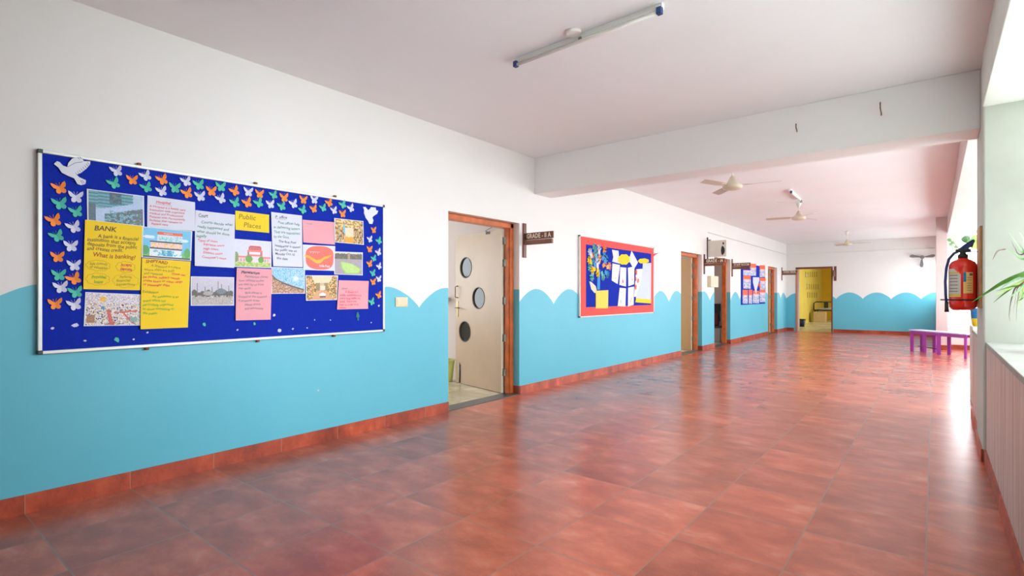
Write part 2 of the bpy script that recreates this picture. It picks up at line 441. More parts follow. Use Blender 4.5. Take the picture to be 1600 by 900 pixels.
# yellow room past the far door
b = B()
b.box(-5.15, -5.0, YF+.2, 34.5, -.12, ZC, M_yroom); b.box(-5.15, .2, 34.5, 34.65, -.12, ZC, M_yroom2)
b.box(0, .15, YF+.2, 26, -.12, ZC, M_yroom2); b.box(0, .15, 26, 30, -.12, .9, M_yroom2); b.box(0, .15, 26, 30, 2.6, ZC, M_yroom2)
b.box(0, .15, 30, 34.5, -.12, ZC, M_yroom2)
struct(b.build('wall_yellow_room'))
struct(B().box(-5.15, .15, YF+.2, 34.65, ZC, ZC+.1, M_ceil).build('ceiling_yellow_room'))
struct(B().box(-5.15, .15, YF, 34.5, -.12, .002, M_floor_in).build('floor_yellow_room'))
portal((.1, 28, 1.75), (0, pi/2, 0), 1.7, 4.0)

# ================================================================= DOORS
FR = XL-.1                                 # front face of the door frames
def hinge_geo(b, x, y, z, m=M_steel):
    b.box(x-.004, x+.012, y-.032, y+.0, z-.05, z+.05, m)
    b.lathe([(.006, z-.052), (.006, z+.052)], m, (x+.006, y-.034, 0), 10)
def door(n, y0, y1, leafmat, ang, first=False):
    root = empty('door_%d' % n, (XL, (y0+y1)/2, 0), kind='structure')
    W = .10
    f = B()
    x0, x1 = FR-.115, FR
    ya, yb = y0+.005, y1-.005
    f.rbox(x0, x1, ya, ya+.07, .008, DH-.003, M_frame, .008); f.rbox(x0, x1, yb-.07, yb, .008, DH-.003, M_frame, .008)
    f.rbox(x0, x1, ya, yb, DH-.075, DH-.003, M_frame, .008)
    for (q0, q1) in ((ya+.055, ya+.085), (yb-.085, yb-.055)):       # rebate moulding
        f.rbox(x0+.03, x1-.03, q0, q1, .008, DH-.06, M_frame, .004)
    fo = f.build('door_frame', root, M=None); fo.matrix_parent_inverse = Matrix.Translation(-root.location)
    # leaf, hinged at the room side of the far jamb and swung into the classroom
    hy, hx = yb-.085, x0-.002
    Lw = (yb-ya)-.17; T = .038
    L = empty_part('leaf_pivot', root)if False else None
    lf = B(); z0, z1 = .012, DH-.08
    # local: +x from hinge along the leaf, y thickness (0..T)
    if first:
        holes = [(Lw*.755, 1.80), (Lw*.47, 1.335), (Lw*.78, .82)]; rr = .155
    else:
        holes = []
    # face as strips with circular holes
    def face(y, flip):
        bm = bmesh.new()
        out = [bm.verts.new((a, y, c)) for a, c in ((0, z0), (Lw, z0), (Lw, z1), (0, z1))]
        es = [bm.edges.new((out[i], out[(i+1) % 4])) for i in range(4)]
        for hx_, hz_ in holes:
            ring = [bm.verts.new((hx_+rr*cos(2*pi*i/32), y, hz_+rr*sin(2*pi*i/32))) for i in range(32)]
            es += [bm.edges.new((ring[i], ring[(i+1) % 32])) for i in range(32)]
        if holes: bmesh.ops.triangle_fill(bm, edges=es, use_beauty=True)
        else: bm.faces.new(out)
        bm.verts.index_update()
        r = ([v.co[:] for v in bm.verts], [[v.index for v in q.verts][::(-1 if flip else 1)] for q in bm.faces]); bm.free(); return r
    for y in (0, T):
        vs, fs = face(y, y > 0); lf.add(vs, fs, leafmat)
    for (a, c_), (d_, e_) in (((0, z0), (Lw, z0)), ((Lw, z0), (Lw, z1)), ((Lw, z1), (0, z1)), ((0, z1), (0, z0))):
        lf.add([(a, 0, c_), (d_, 0, e_), (d_, T, e_), (a, T, c_)], [(0, 1, 2, 3)], M_edge)
    Mx = Matrix.Translation((hx, hy-.0, 0)) @ Matrix.Rotation(ang, 4, 'Z')
    def put(b, name, par, extra=None):
        o = b.build(name); o.matrix_world = Mx; o.parent = par; o.matrix_parent_inverse = par_inv(par)
        return o
    leaf = put(lf, 'door_leaf', root)
    for (a, c_) in holes:
        r_ = B(); n_ = 40
        r_.lathe([(rr, -.006), (rr+.007, -.006), (rr+.007, T+.006), (rr, T+.006), (rr-.004, T+.004), (rr-.004, -.004), (rr, -.006)], M_rim, (a, 0, c_), 40, axis='Y', cap=False)
        put(r_, 'window_rim', leaf)
        put(B().lathe([(rr-.002, T/2-.003), (rr-.002, T/2+.003)], M_glass, (a, 0, c_), 40, axis='Y', smooth=False), 'glass_pane', leaf)
    hs = (.30, .78, 1.3, 1.83, 2.14) if first else (.3, .8, 1.3, 1.85, 2.12)
    for z in hs:
        q = B(); q.box(hx-.006, hx+.05, hy-.006, hy+.0, z-.05, z+.05, M_steel); q.lathe([(.007, z-.052), (.007, z+.052)], M_steel, (hx-.004, hy-.01, 0), 10)
        o = q.build('hinge'); o.parent = leaf; o.matrix_parent_inverse = par_inv(leaf)
    # handle set near the free edge, corridor-facing side is local y=T? (the side seen through the opening)
    for side, ys in ((0, -1),):
        h = B(); zz = 1.18; xx = Lw-.06
        h.box(xx-.022, xx+.022, T, T+.006, zz-.14, zz+.1, M_brass)
        h.lathe([(.01, T), (.01, T+.05)], M_brass, (xx, 0, zz), 10, axis='Y'); h.tube([(xx, T+.048, zz), (xx-.05, T+.052, zz), (xx-.12, T+.05, zz-.002)], .010, M_brass, 8)
        h.tube([(xx, T, zz+.34), (xx, T+.045, zz+.33), (xx, T+.045, zz+.17), (xx, T, zz+.16)], .009, M_brass, 8)
        put(h, 'door_handle', leaf)
    bo = B(); bo.box(Lw-.14, Lw-.115, T, T+.012, .02, .3, M_black); bo.lathe([(.008, .02), (.008, .33)], M_steel, (Lw-.128, T+.014, 0), 8)
    put(bo, 'tower_bolt', leaf)
    if first:
        cl = B(); cl.tube([(.32, T+.004, z1-.02), (.34, T+.03, z1+.01), (.12, T+.07, z1+.035)], .006, M_steel, 6); cl.box(.28, .36, T, T+.012, z1-.04, z1-.01, M_black)
        put(cl, 'door_stay', leaf)
    return root
def par_inv(p):
    bpy.context.view_layer.update(); return p.matrix_world.inverted()
def empty_part(n, p): return None
A0 = math.atan2(5.93-5.66, -5.9+4.77)
door(1, *DOORS[0], M_leaf1, A0, True)
door(2, *DOORS[1], M_leaf2, math.radians(168))
door(3, *DOORS[2], M_leaf2, math.radians(94.5)) if False else None
door(4, *DOORS[3], M_leaf2, math.radians(168))
# third doorway: its leaf stands right back against the near partition, only the frame shows
def frame_only(n, y0, y1):
    root = empty('door_%d' % n, (XL, (y0+y1)/2, 0), kind='structure')
    f = B(); x0, x1 = FR-.115, FR; ya, yb = y0+.005, y1-.005
    f.rbox(x0, x1, ya, ya+.07, .008, DH-.003, M_frame, .008); f.rbox(x0, x1, yb-.07, yb, .008, DH-.003, M_frame, .008)
    f.rbox(x0, x1, ya, yb, DH-.075, DH-.003, M_frame, .008)
    o = f.build('door_frame', root); o.matrix_parent_inverse = Matrix.Translation(-root.location)
    l = B().rbox(x0-1.2, x0-.01, ya-.02+.05, ya+.07, .012, DH-.08, M_leaf2, .003).build('door_leaf', root); l.matrix_parent_inverse = Matrix.Translation(-root.location)
frame_only(3, *DOORS[2])
root = empty('door_5', ((FD0+FD1)/2, YF, 0), kind='structure')
M_brownframe = mat('brown_door_frame', (120, 62, 40), .4, var=.15, scale=9)
M_palefr = mat('pinkish_jamb_paint', (188, 130, 112), .5)
f = B(); f.rbox(FD0, FD0+.07, YF-.01, YF+.12, .004, FDH, M_palefr, .006); f.rbox(FD1-.05, FD1, YF-.01, YF+.12, .004, FDH, M_brownframe, .006); f.rbox(FD0, FD1, YF-.012, YF+.12, FDH-.07, FDH, M_brownframe, .006)
o = f.build('door_frame', root); o.matrix_parent_inverse = Matrix.Translation(-root.location)
f = B().rbox(-.04, 0, 0, 1.08, .012, FDH-.08, M_edge, .004)
o = f.build('door_leaf', root, M=Matrix.Translation((FD0+.115, YF+.125, 0)) @ Matrix.Rotation(math.radians(17), 4, 'Z')); o.matrix_parent_inverse = Matrix.Translation(-root.location)

# ================================================================= BOARDS AND PAPERS
WALLM = Matrix(((0, 0, 1, 0), (1, 0, 0, 0), (0, 1, 0, 0), (0, 0, 0, 1)))     # local u,v,n -> y,z,x
def wall_matrix(x, y, z): return Matrix.Translation((x, y, z)) @ WALLM
def homography(src, dst):
    # src: four px points, dst: four (u,v); solve 8x8 by elimination
    A = []; bb = []
    for (x, y), (u, v) in zip(src, dst):
        A.append([x, y, 1, 0, 0, 0, -u*x, -u*y]); bb.append(u)
        A.append([0, 0, 0, x, y, 1, -v*x, -v*y]); bb.append(v)
    n = 8
    for i in range(n):
        p = max(range(i, n), key=lambda r: abs(A[r][i])); A[i], A[p] = A[p], A[i]; bb[i], bb[p] = bb[p], bb[i]
        for r in range(n):
            if r != i:
                k = A[r][i]/A[i][i]
                if k:
                    A[r] = [a-k*b for a, b in zip(A[r], A[i])]; bb[r] -= k*bb[i]
    h = [bb[i]/A[i][i] for i in range(n)]
    def f(x, y):
        w_ = h[6]*x+h[7]*y+1; return ((h[0]*x+h[1]*y+h[2])/w_, (h[3]*x+h[4]*y+h[5])/w_)
    return f
class Board:
    """a rectangle on the left wall measured from its four corners in the photograph"""
    def __init__(s, px, off):
        s.x = XL+off
        P = [on_x(a, b, s.x) for a, b in px]           # TL TR BR BL
        y0 = (P[0].y+P[3].y)/2; y1 = (P[1].y+P[2].y)/2
        z1 = (P[0].z+P[1].z)/2; z0 = (P[2].z+P[3].z)/2
        s.y0, s.y1, s.z0, s.z1 = y0, y1, z0, z1
        s.h = homography(px, [(y0, z1), (y1, z1), (y1, z0), (y0, z0)])
    def quad(s, pts): return [Vector(s.h(*p)) for p in pts]

def frame_board(bd, name, label, cat, inner, fw, depth, corner=True, clips=()):
    root = empty(name, (XL, (bd.y0+bd.y1)/2, bd.z0), label, cat)
    inv = Matrix.Translation(-root.location)
    o = B().box(XL+.002, bd.x, bd.y0+.005, bd.y1-.005, bd.z0+.005, bd.z1-.005, inner).build('pin_panel', root); o.matrix_parent_inverse = inv
    f = B(); x0, x1 = XL+.001, bd.x+.01
    f.rbox(x0, x1, bd.y0, bd.y1, bd.z1-fw, bd.z1, M_alu, .004); f.rbox(x0, x1, bd.y0, bd.y1, bd.z0, bd.z0+fw, M_alu, .004)
    f.rbox(x0, x1, bd.y0, bd.y0+fw, bd.z0, bd.z1, M_alu, .004); f.rbox(x0, x1, bd.y1-fw, bd.y1, bd.z0, bd.z1, M_alu, .004)
    o = f.build('frame', root); o.matrix_parent_inverse = inv
    for (y, z) in ((bd.y0, bd.z0), (bd.y0, bd.z1), (bd.y1, bd.z0), (bd.y1, bd.z1)):
        sy = 1 if y == bd.y0 else -1; sz = 1 if z == bd.z0 else -1
        c_ = B(); k = fw*1.25
        c_.rbox(x0-.0, x1+.002, min(y-.002*sy, y+k*sy), max(y-.002*sy, y+k*sy), min(z-.002*sz, z+k*sz), max(z-.002*sz, z+k*sz), M_dkplastic, .006, 3)
        o = c_.build('corner_cap', root); o.matrix_parent_inverse = inv
    for (y, z) in clips:
        c_ = B().rbox(XL, XL+.03, y-.012, y+.012, z-.012, z+.012, M_rust, .004)
        o = c_.build('mounting_clip', root); o.matrix_parent_inverse = inv
    return root

BD1 = Board([(61, 237.5), (600.5, 318), (600.5, 517.5), (56, 555)], .028)
clips = [BD1.h(x, y) for x, y in ((217, 257), (398, 286), (523, 304), (226, 545), (400, 533), (521, 525))]
clips = [(y, (BD1.z1+.006 if z > 2 else BD1.z0-.006)) for y, z in [(a, b) for a, b in clips]] if False else [(a, BD1.z1+.008 if i < 3 else BD1.z0-.008) for i, (a, b) in enumerate(clips)]
frame_board(BD1, 'bulletin_board', 'large blue felt bulletin board in a silver frame, crowded with papers, nearest the camera', 'bulletin board', M_felt, .022, .028, clips=clips)

PAPER = {}
def paper_mat(n, c): 
    if n not in PAPER: PAPER[n] = mat('paper_'+n, c, .65, var=.02, scale=8, spec=.3)
    return PAPER[n]
INK = lambda n, c: mat('ink_'+n, c, .6, var=.02)
def bil(q, u, v):                           # q: TL TR BR BL ; u right, v down
    t = q[0]*(1-u)+q[1]*u; b_ = q[3]*(1-u)+q[2]*u
    return t*(1-v)+b_*v
class Sheet:
    """a sheet pinned on a board; local frame u (right), v (up), n (out of the wall) with origin at its centre"""
    def __init__(s, bd, px, n0, name, label, cat, m, group=None, pic=None, curl=.004, border=0, th=.0012):
        q = bd.quad(px); c = (q[0]+q[1]+q[2]+q[3])/4
        s.q = [p-c for p in q]; s.n = n0; s.th = th; s.curl = curl
        s.w = (s.q[1]-s.q[0]).length; s.hh = (s.q[0]-s.q[3]).length
        b = B(); NU, NV = 8, 8
        seed = random.random()*50
        s.bend = lambda u, v: curl*((2*v-1)**2*.8+(2*u-1)**2*.5)*(.5+noise.noise((seed, u*1.5, v*1.5)))
        if curl == 0: s.bend = lambda u, v: 0
        vs = []; 
        for k in (0, 1):
            for j in range(NV+1):
                for i in range(NU+1):
                    p = bil(s.q, i/NU, j/NV); vs.append((p.x, p.y, s.bend(i/NU, j/NV)+(th if k else 0)))
        K = (NU+1)*(NV+1); fs = []
        for j in range(NV):
            for i in range(NU):
                a = j*(NU+1)+i; fs.append((a, a+1, a+NU+2, a+NU+1)); a += K; fs.append((a, a+NU+1, a+NU+2, a+1))
        rim = [i for i in range(NU+1)]+[j*(NU+1)+NU for j in range(1, NV+1)]+[NV*(NU+1)+i for i in range(NU-1, -1, -1)]+[j*(NU+1) for j in range(NV-1, 0, -1)]
        for a, b_ in zip(rim, rim[1:]+rim[:1]): fs.append((a, a+K, b_+K, b_))
        b.add(vs, fs, m, False)
        s.o = b.build(name, M=wall_matrix(bd.x+n0, c.x, c.y)); tag(s.o, label, cat, group)
        if pic is not None: s.picture(pic, border)
    def P(s, u, v, up=.0004):
        p = bil(s.q, u, v); return (p.x, p.y, s.bend(u, v)+s.th+up)
    def picture(s, pic, bd_=.03):
        W, Hh = pic.w, pic.h; me = bpy.data.meshes.new('printed_picture')
        vs = []; fs = []; 
        for j in range(Hh+1):
            for i in range(W+1): vs.append(s.P(bd_+(1-2*bd_)*i/W, bd_+(1-2*bd_)*j/Hh))
        for j in range(Hh):
            for i in range(W):
                a = j*(W+1)+i; fs.append((a, a+W+1, a+W+2, a+1))
        me.from_pydata(vs, [], fs); me.materials.append(M_print)
        ca = me.color_attributes.new('Col', 'FLOAT_COLOR', 'CORNER'); buf = []
        for j in range(Hh):
            for i in range(W):
                buf += (srgb(pic.c[j][i])+(1,))*4
        ca.data.foreach_set('color', buf)
        o = bpy.data.objects.new('printed_picture', me); COL.objects.link(o); o.parent = s.o
    def text(s, lines, m, name='handwriting', bold=.012, shear=.15, up=.0008):
        """lines: (text, u, v_baseline, letter height as share of sheet height[, max width])"""
        b = B()
        for ln in lines:
            body, u0, v0, hh = ln[:4]; mw = ln[4] if len(ln) > 4 else None
            vs, fs = text_geo(body, 1.0, bold, shear)
            if not vs: continue
            wmax = max(v.x for v in vs); kx = hh*s.hh/s.w
            if mw: kx = min(kx, mw/wmax) if mw > 0 else kx
            ph = random.random()*6
            out = [s.P(u0+v.x*kx, v0-v.y*hh+.006*sin(v.x*1.3+ph), up) for v in vs]
            b.add(out, fs, m)
        return b.build(name, s.o)
    def strokes(s, polys, wd, m, name='drawn_line', up=.0007):
        b = B()
        for pl in polys:
            for (a, c_) in zip(pl, pl[1:]):
                A_ = Vector(s.P(*a, up)); C_ = Vector(s.P(*c_, up)); d = (C_-A_); 
                if d.length < 1e-6: continue
                nrm = Vector((-d.y, d.x, 0)).normalized()*wd/2
                b.add([A_-nrm, C_-nrm, C_+nrm, A_+nrm], [(0, 1, 2, 3)], m)
        return b.build(name, s.o)
    def patch(s, poly, m, name='coloured_patch', up=.0005):
        b = B(); c_ = (sum(p[0] for p in poly)/len(poly), sum(p[1] for p in poly)/len(poly))
        vs = [s.P(*c_, up)]+[s.P(*p, up) for p in poly]
        b.add(vs, [(0, i, i % len(poly)+1) for i in range(1, len(poly)+1)] , m)
        return b.build(name, s.o)
def cloud(u, v, ru, rv, k=9, a=.13, n=54): return [(u+ru*(1+a*abs(sin(k*t*pi/n))-a/2)*cos(2*pi*t/n), v+rv*(1+a*abs(sin(k*t*pi/n))-a/2)*sin(2*pi*t/n)) for t in range(n+1)]
def ellp(u, v, ru, rv, n=28): return [(u+ru*cos(2*pi*t/n), v+rv*sin(2*pi*t/n)) for t in range(n)]

class Pic:
    def __init__(s, w_, h_, c): s.w, s.h = w_, h_; s.c = [[c]*w_ for _ in range(h_)]
    def fn(s, f):
        for j in range(s.h):
            for i in range(s.w):
                r = f((i+.5)/s.w, (j+.5)/s.h, s.c[j][i])
                if r is not None: s.c[j][i] = r
        return s
    def rect(s, a, b, c, d, col): return s.fn(lambda u, v, o: col if a <= u < c and b <= v < d else None)
    def ell(s, a, b, ru, rv, col): return s.fn(lambda u, v, o: col if ((u-a)/ru)**2+((v-b)/rv)**2 < 1 else None)
    def poly(s, pts, col):
        def f(u, v, o):
            ins = False; n = len(pts)
            for i in range(n):
                (x1, y1), (x2, y2) = pts[i], pts[(i+1) % n]
                if (y1 > v) != (y2 > v) and u < (x2-x1)*(v-y1)/(y2-y1)+x1: ins = not ins
            return col if ins else None
        return s.fn(f)
    def noise(s, a, b, c, d, cols, sc, thr=-1, seed=0):
        def f(u, v, o):
            if a <= u < c and b <= v < d:
                q = noise.noise((u*sc, v*sc*.7, seed))
                if q > thr:
                    k = noise.noise((u*sc*2.3+9, v*sc*2.3, seed+3)); return cols[int((k*.5+.5)*len(cols)*.999) % len(cols)]
        return s.fn(f)
    def jitter(s, a):
        def f(u, v, o):
            k = random.uniform(-a, a); return tuple(max(0, min(255, x+k)) for x in o)
        return s.fn(f)

def pic_bank():
    p = Pic(64, 36, (150, 190, 215))
    p.fn(lambda u, v, o: (70, 130, 150) if (u < .85 and v < .5 and int(v*18+u*1.5) % 2) else ((110, 165, 180) if u < .8 and v < .55 else None))
    p.rect(.38, .0, .6, .35, (60, 95, 110)); p.noise(.38, .05, .6, .4, [(150, 85, 60), (70, 120, 140), (45, 70, 90)], 14, 0, 2)
    p.rect(.82, 0, 1, .4, (175, 200, 225))
    p.poly([(.12, .62), (1, .22), (1, .42), (.28, .72), (.28, 1), (.12, 1)], (175, 200, 230))
    p.poly([(.28, .76), (1, .44), (1, 1), (.28, 1)], (90, 105, 115)); p.noise(.28, .6, .95, 1, [(60, 80, 95), (140, 180, 200), (80, 150, 165), (110, 90, 85)], 16, 0, 5)
    p.rect(0, .45, .12, 1, (85, 110, 125))
    p.fn(lambda u, v, o: (110, 120, 125) if u > .8 and v > .5-.3*(u-.8) and int(v*30) % 3 == 0 else None)
    return p.jitter(9)
def pic_hospital():
    p = Pic(60, 40, (110, 195, 235)); p.ell(.12, .3, .12, .06, (225, 240, 250)); p.ell(.85, .35, .1, .05, (220, 240, 250))
    p.rect(.0, .8, 1, 1, (120, 190, 90)); p.ell(.04, .75, .09, .15, (70, 160, 90)); p.ell(.93, .78, .07, .17, (80, 170, 80))
    p.rect(.28, .1, .82, .2, (232, 92, 62)); p.rect(.29, .2, .81, .43, (205, 225, 235)); p.noise(.31, .22, .79, .42, [(80, 165, 185), (150, 210, 220), (240, 245, 245)], 15, 0, 1)
    p.rect(.14, .43, .82, .47, (60, 70, 90)); p.rect(.15, .47, .82, .66, (240, 205, 190)); p.noise(.16, .48, .8, .66, [(225, 90, 80), (245, 190, 90), (250, 225, 215), (110, 185, 190)], 14, 0, 4)
    p.rect(.14, .66, .82, .7, (60, 70, 90)); p.rect(.14, .7, .82, .95, (225, 238, 245)); p.rect(.38, .72, .62, .93, (60, 160, 200)); p.noise(.16, .72, .82, .93, [(60, 120, 150), (120, 200, 215), (250, 250, 250)], 14, .1, 7)
    p.rect(0, .95, 1, 1, (60, 70, 80)); return p.jitter(5)
def pic_expo():
    p = Pic(70, 40, (205, 205, 215)); p.noise(0, 0, 1, 1, [(235, 235, 245), (190, 190, 205), (240, 225, 220), (150, 130, 150)], 22, -1, 3)
    p.noise(0, .3, 1, 1, [(200, 90, 80), (90, 130, 90), (60, 60, 90), (230, 200, 120), (240, 240, 240), (120, 90, 70)], 26, .12, 8)
    p.poly([(.36, .5), (.42, .5), (.52, 1), (.42, 1)], (205, 95, 85)); p.poly([(.6, .5), (.66, .55), (.9, .93), (.84, .96)], (205, 90, 85)); p.poly([(.5, .58), (.95, .5), (.95, .56), (.5, .62)], (205, 95, 85))
    p.ell(.29, .18, .055, .09, (245, 190, 50)); p.ell(.29, .45, .04, .05, (60, 140, 190)); p.rect(.02, .68, .16, .92, (165, 120, 85)); p.rect(.8, .75, .95, .9, (120, 170, 160))
    return p.jitter(14)
def pic_ship():
    p = Pic(60, 38, (200, 200, 212)); p.fn(lambda u, v, o: (205-30*v, 200-20*v, 215-20*v) if v < .55 else (178, 172, 168))
    p.fn(lambda u, v, o: (85, 78, 74) if .5-.12*noise.noise((u*9, 0, 0)) < v < .7+.05*noise.noise((u*12, 2, 0)) else None)
    for x, t in ((.12, .2), (.3, .35), (.46, .35), (.62, .12), (.7, .25), (.88, .3)): p.rect(x, t, x+.018, .6, (105, 100, 98))
    p.ell(.38, .58, .12, .08, (165, 160, 160)); p.ell(.7, .5, .12, .1, (110, 120, 130)); p.noise(0, .66, 1, 1, [(200, 196, 192), (165, 158, 152), (215, 212, 210)], 14, 0, 2)
    return p.jitter(8)
def pic_court():
    p = Pic(60, 42, (214, 216, 238)); p.rect(.02, .62, 1, .86, (236, 205, 200)); p.rect(.02, .6, .38, .66, (225, 130, 125)); p.rect(.76, .6, 1, .66, (225, 130, 125))
    for x in (.06, .14, .22, .82, .9): p.rect(x, .7, x+.04, .8, (190, 160, 170))
    p.rect(.34, .36, .76, .6, (232, 118, 112)); p.rect(.38, .44, .72, .52, (240, 225, 225)); p.rect(.37, .24, .73, .36, (222, 96, 92))
    for x in (.36, .44, .52, .6, .68): p.rect(x, .28, x+.04, .33, (110, 110, 120))
    p.poly([(.36, .27), (.74, .27), (.7, .2), (.4, .2)], (205, 80, 85))
    for x in (.35, .7): p.rect(x, .44, x+.03, .58, (130, 110, 130))
    p.rect(.5, .62, .66, .86, (225, 215, 230)); p.ell(.38, .7, .1, .14, (92, 160, 48)); p.ell(.72, .72, .08, .13, (92, 160, 50)); p.ell(.02, .65, .07, .2, (120, 150, 80))
    p.rect(0, .84, 1, 1, (150, 190, 80)); p.noise(0, .84, 1, 1, [(110, 170, 50), (190, 210, 110), (225, 220, 150)], 14, 0, 5); return p.jitter(6)
def pic_planet():
    p = Pic(60, 44, (80, 160, 215)); p.noise(0, 0, 1, 1, [(50, 130, 205), (120, 190, 230), (165, 210, 235), (70, 150, 215)], 9, -1, 2)
    p.ell(.73, .42, .1, .1, (190, 225, 240)); p.ell(.73, .42, .05, .055, (245, 250, 250)); p.noise(.2, .1, 1, .8, [(190, 220, 240), (230, 200, 210)], 26, .3, 8)
    p.fn(lambda u, v, o: (90, 80, 70) if v > .22+.62*u**.55+.0 else None); p.fn(lambda u, v, o: [(190, 130, 80), (150, 105, 75), (225, 205, 185), (120, 90, 70)][int(abs(noise.noise((u*22, v*20, 4)))*7.9) % 4] if v > .3+.6*u**.55 else None)
    return p.jitter(10)
def pic_library():
    p = Pic(54, 44, (180, 150, 90))
    def f(u, v, o):
        x = abs(u-.5); 
        if v < .35 and x < .5*(1-v): return (225, 205, 140) if noise.noise((u*14, v*14, 1)) > 0 else (180, 140, 70)
        if x < .14: return (235, 215, 190) if v < .72 else (235, 165, 40)
        k = noise.noise((u*26, v*9, 3)); return (110, 75, 40) if k < -.15 else (205, 165, 90) if k < .15 else (150, 140, 130) if k < .3 else (225, 200, 150)
    p.fn(f); p.rect(.3, .2, .36, .6, (110, 190, 225)); p.rect(.44, .45, .52, .9, (245, 220, 160)); p.rect(.36, .74, .62, .95, (240, 165, 30)); return p.jitter(14)
def pic_field():
    p = Pic(54, 42, (150, 140, 145)); p.rect(0, 0, 1, .08, (210, 215, 215)); p.rect(0, .08, 1, .3, (95, 95, 80)); p.noise(0, .05, 1, .3, [(70, 85, 60), (120, 110, 90), (100, 95, 110)], 18, 0, 2)
    p.rect(.46, .03, .56, .3, (170, 150, 120)); p.rect(0, .3, 1, 1, (168, 158, 168)); p.poly([(.2, .42), (.62, .5), (.98, .75), (.86, .98), (.38, .98), (.22, .72)], (165, 205, 110))
    p.poly([(.24, .46), (.6, .53), (.92, .76), (.82, .92), (.42, .92), (.27, .7)], (185, 220, 130)); return p.jitter(9)
def pic_hall():
    p = Pic(56, 44, (200, 175, 120))
    def f(u, v, o):
        x = abs(u-.5)
        if v < .3 and x < .35*(1-v): return (228, 215, 175)
        if .3 <= v < .62 and x < .2: return (150, 130, 80) if x > .08 else (215, 180, 140)
        if v > .62 and x < .12+.5*(v-.5): return (215, 160, 110) 
        k = noise.noise((u*16, v*12, 6)); return (120, 100, 40) if k < -.1 else (225, 190, 120) if k < .2 else (190, 110, 60)
    p.fn(f); p.rect(.45, .42, .6, .6, (245, 220, 190)); p.ell(.52, .8, .11, .09, (235, 235, 235)); p.rect(.43, .84, .62, .92, (110, 80, 60)); return p.jitter(8)

PW = paper_mat('white', (222, 226, 240)); PY = paper_mat('yellow', (250, 214, 42)); PP = paper_mat('pink', (238, 168, 178)); PPH = paper_mat('photo_border', (225, 228, 236))
ink_dk = INK('brown', (96, 76, 40)); ink_red = INK('red', (225, 60, 70)); ink_grn = INK('green', (60, 140, 110)); ink_lime = INK('lime', (130, 170, 20)); ink_or = INK('orange', (216, 84, 20)); ink_grey = INK('grey', (130, 120, 130)); ink_olive = INK('olive', (150, 130, 40)); ink_blk = INK('black', (60, 60, 70))
K = 'printed pictures on the large board'; KN = 'handwritten sheets on the large board'
def photo(px, n, lab, pic): return Sheet(BD1, px, n, 'photo_print', lab, 'picture', PPH, K, pic, curl=.003, border=.025)
def note(px, n, lab, m, curl=.005): return Sheet(BD1, px, n, 'handwritten_note', lab, 'note', m, KN, curl=curl)

photo([(135,297.8),(222.9,307.9),(222.9,355.5),(135,346.5)], .004, 'photo of a glass and stone bank building, top left of the large board', pic_bank())
s = note([(131.3,345.6),(219,355),(214.2,454.2),(127,453)], .012, 'yellow sheet headed BANK with four hand-drawn bubbles', PY)
s.text([('BANK', .15, .135, .1), ], ink_dk, 'heading', bold=.02)
s.text([('A bank is a financial', .22, .235, .075, .72), ('institution that accepts', .04, .3, .075, .85), ('deposits from the public', .04, .365, .075, .88), ('and creates credit.', .04, .43, .075, .62)], ink_dk)
s.text([('What is banking?', .14, .525, .09, .76)], INK('rust', (170, 90, 20)), bold=.02)
s.strokes([cloud(.24, .65, .2, .075)], .0018, ink_olive, 'bubble'); s.strokes([cloud(.72, .65, .17, .08)], .0018, ink_olive, 'bubble'); s.strokes([cloud(.24, .85, .2, .085)], .0018, ink_or, 'bubble'); s.strokes([cloud(.73, .86, .23, .1)], .0014, ink_olive, 'bubble')
s.text([('Safe custody', .09, .64, .055, .31), ('of valuables', .09, .695, .055, .31)], ink_olive)
s.text([('Accepts', .63, .64, .065, .2), ('deposits', .62, .705, .065, .22)], ink_red, bold=.03)
s.text([('Provides', .13, .84, .065, .25), ('loans', .17, .905, .065, .16)], ink_lime, bold=.03)
s.text([('Performs', .62, .82, .055, .22), ('financial', .56, .875, .055, .28), ('transactions', .56, .93, .055, .34)], ink_olive)
s = note([(228,307),(301.7,316.7),(301.5,361.5),(227,356.5)], .006, 'white sheet headed Hospital in red handwriting, beside the bank photo', PW)
s.text([('Hospital', .17, .2, .12, .4)], ink_red, 'heading', bold=.02); s.strokes([[(.16, .235), (.5, .24)]], .002, ink_red)
s.text([('A Hospital is a health care', .04, .35, .095, .85), ('Institution with organised', .04, .46, .095, .92), ('medical and Professional', .04, .57, .095, .8), ('Patients with Permanently', .04, .68, .095, .86), ('facilities that remains to', .04, .79, .095, .84), ('Patient care', .08, .9, .095, .4)], ink_red)
s = photo([(219.5,355),(297,361.7),(295,408),(218,403)], .004, 'coloured drawing of a hospital cut open to show its floors', pic_hospital())
s.text([('HOSPITAL', .42, .19, .06, .3)], paper_mat('white', 0), 'printed_word', bold=.02, shear=0)
s = note([(218,404.2),(293.2,409),(288,511.9),(214.2,515)], .014, 'tall yellow sheet headed SHIPYARD and Exhibition', PY)
s.text([('SHIPYARD', .07, .06, .06, .5)], INK('rust', (170, 90, 20)), 'heading', bold=.03)
s.text([('A Shipyard is a place', .18, .115, .045, .72), ('where ships are built', .04, .17, .045, .85), ('and repaired.', .04, .225, .045, .5)], ink_olive)
s.text([('These can', .6, .22, .045, .33), ('be yachts, military vessels', .03, .275, .045, .85), ('cruise liners or other cargo', .03, .33, .045, .93), ('or passenger ships', .03, .385, .045, .6)], ink_red, bold=.025)
s.text([('Exhibition', .02, .49, .05, .42)], ink_olive, 'heading')
s.text([('An exhibition is an', .22, .55, .045, .7), ('event which has', .03, .61, .045, .55), ('particularly organised', .03, .67, .045, .88), ('to show something to', .03, .73, .045, .82), ('the public.', .04, .79, .045, .35)], ink_lime, bold=.02)
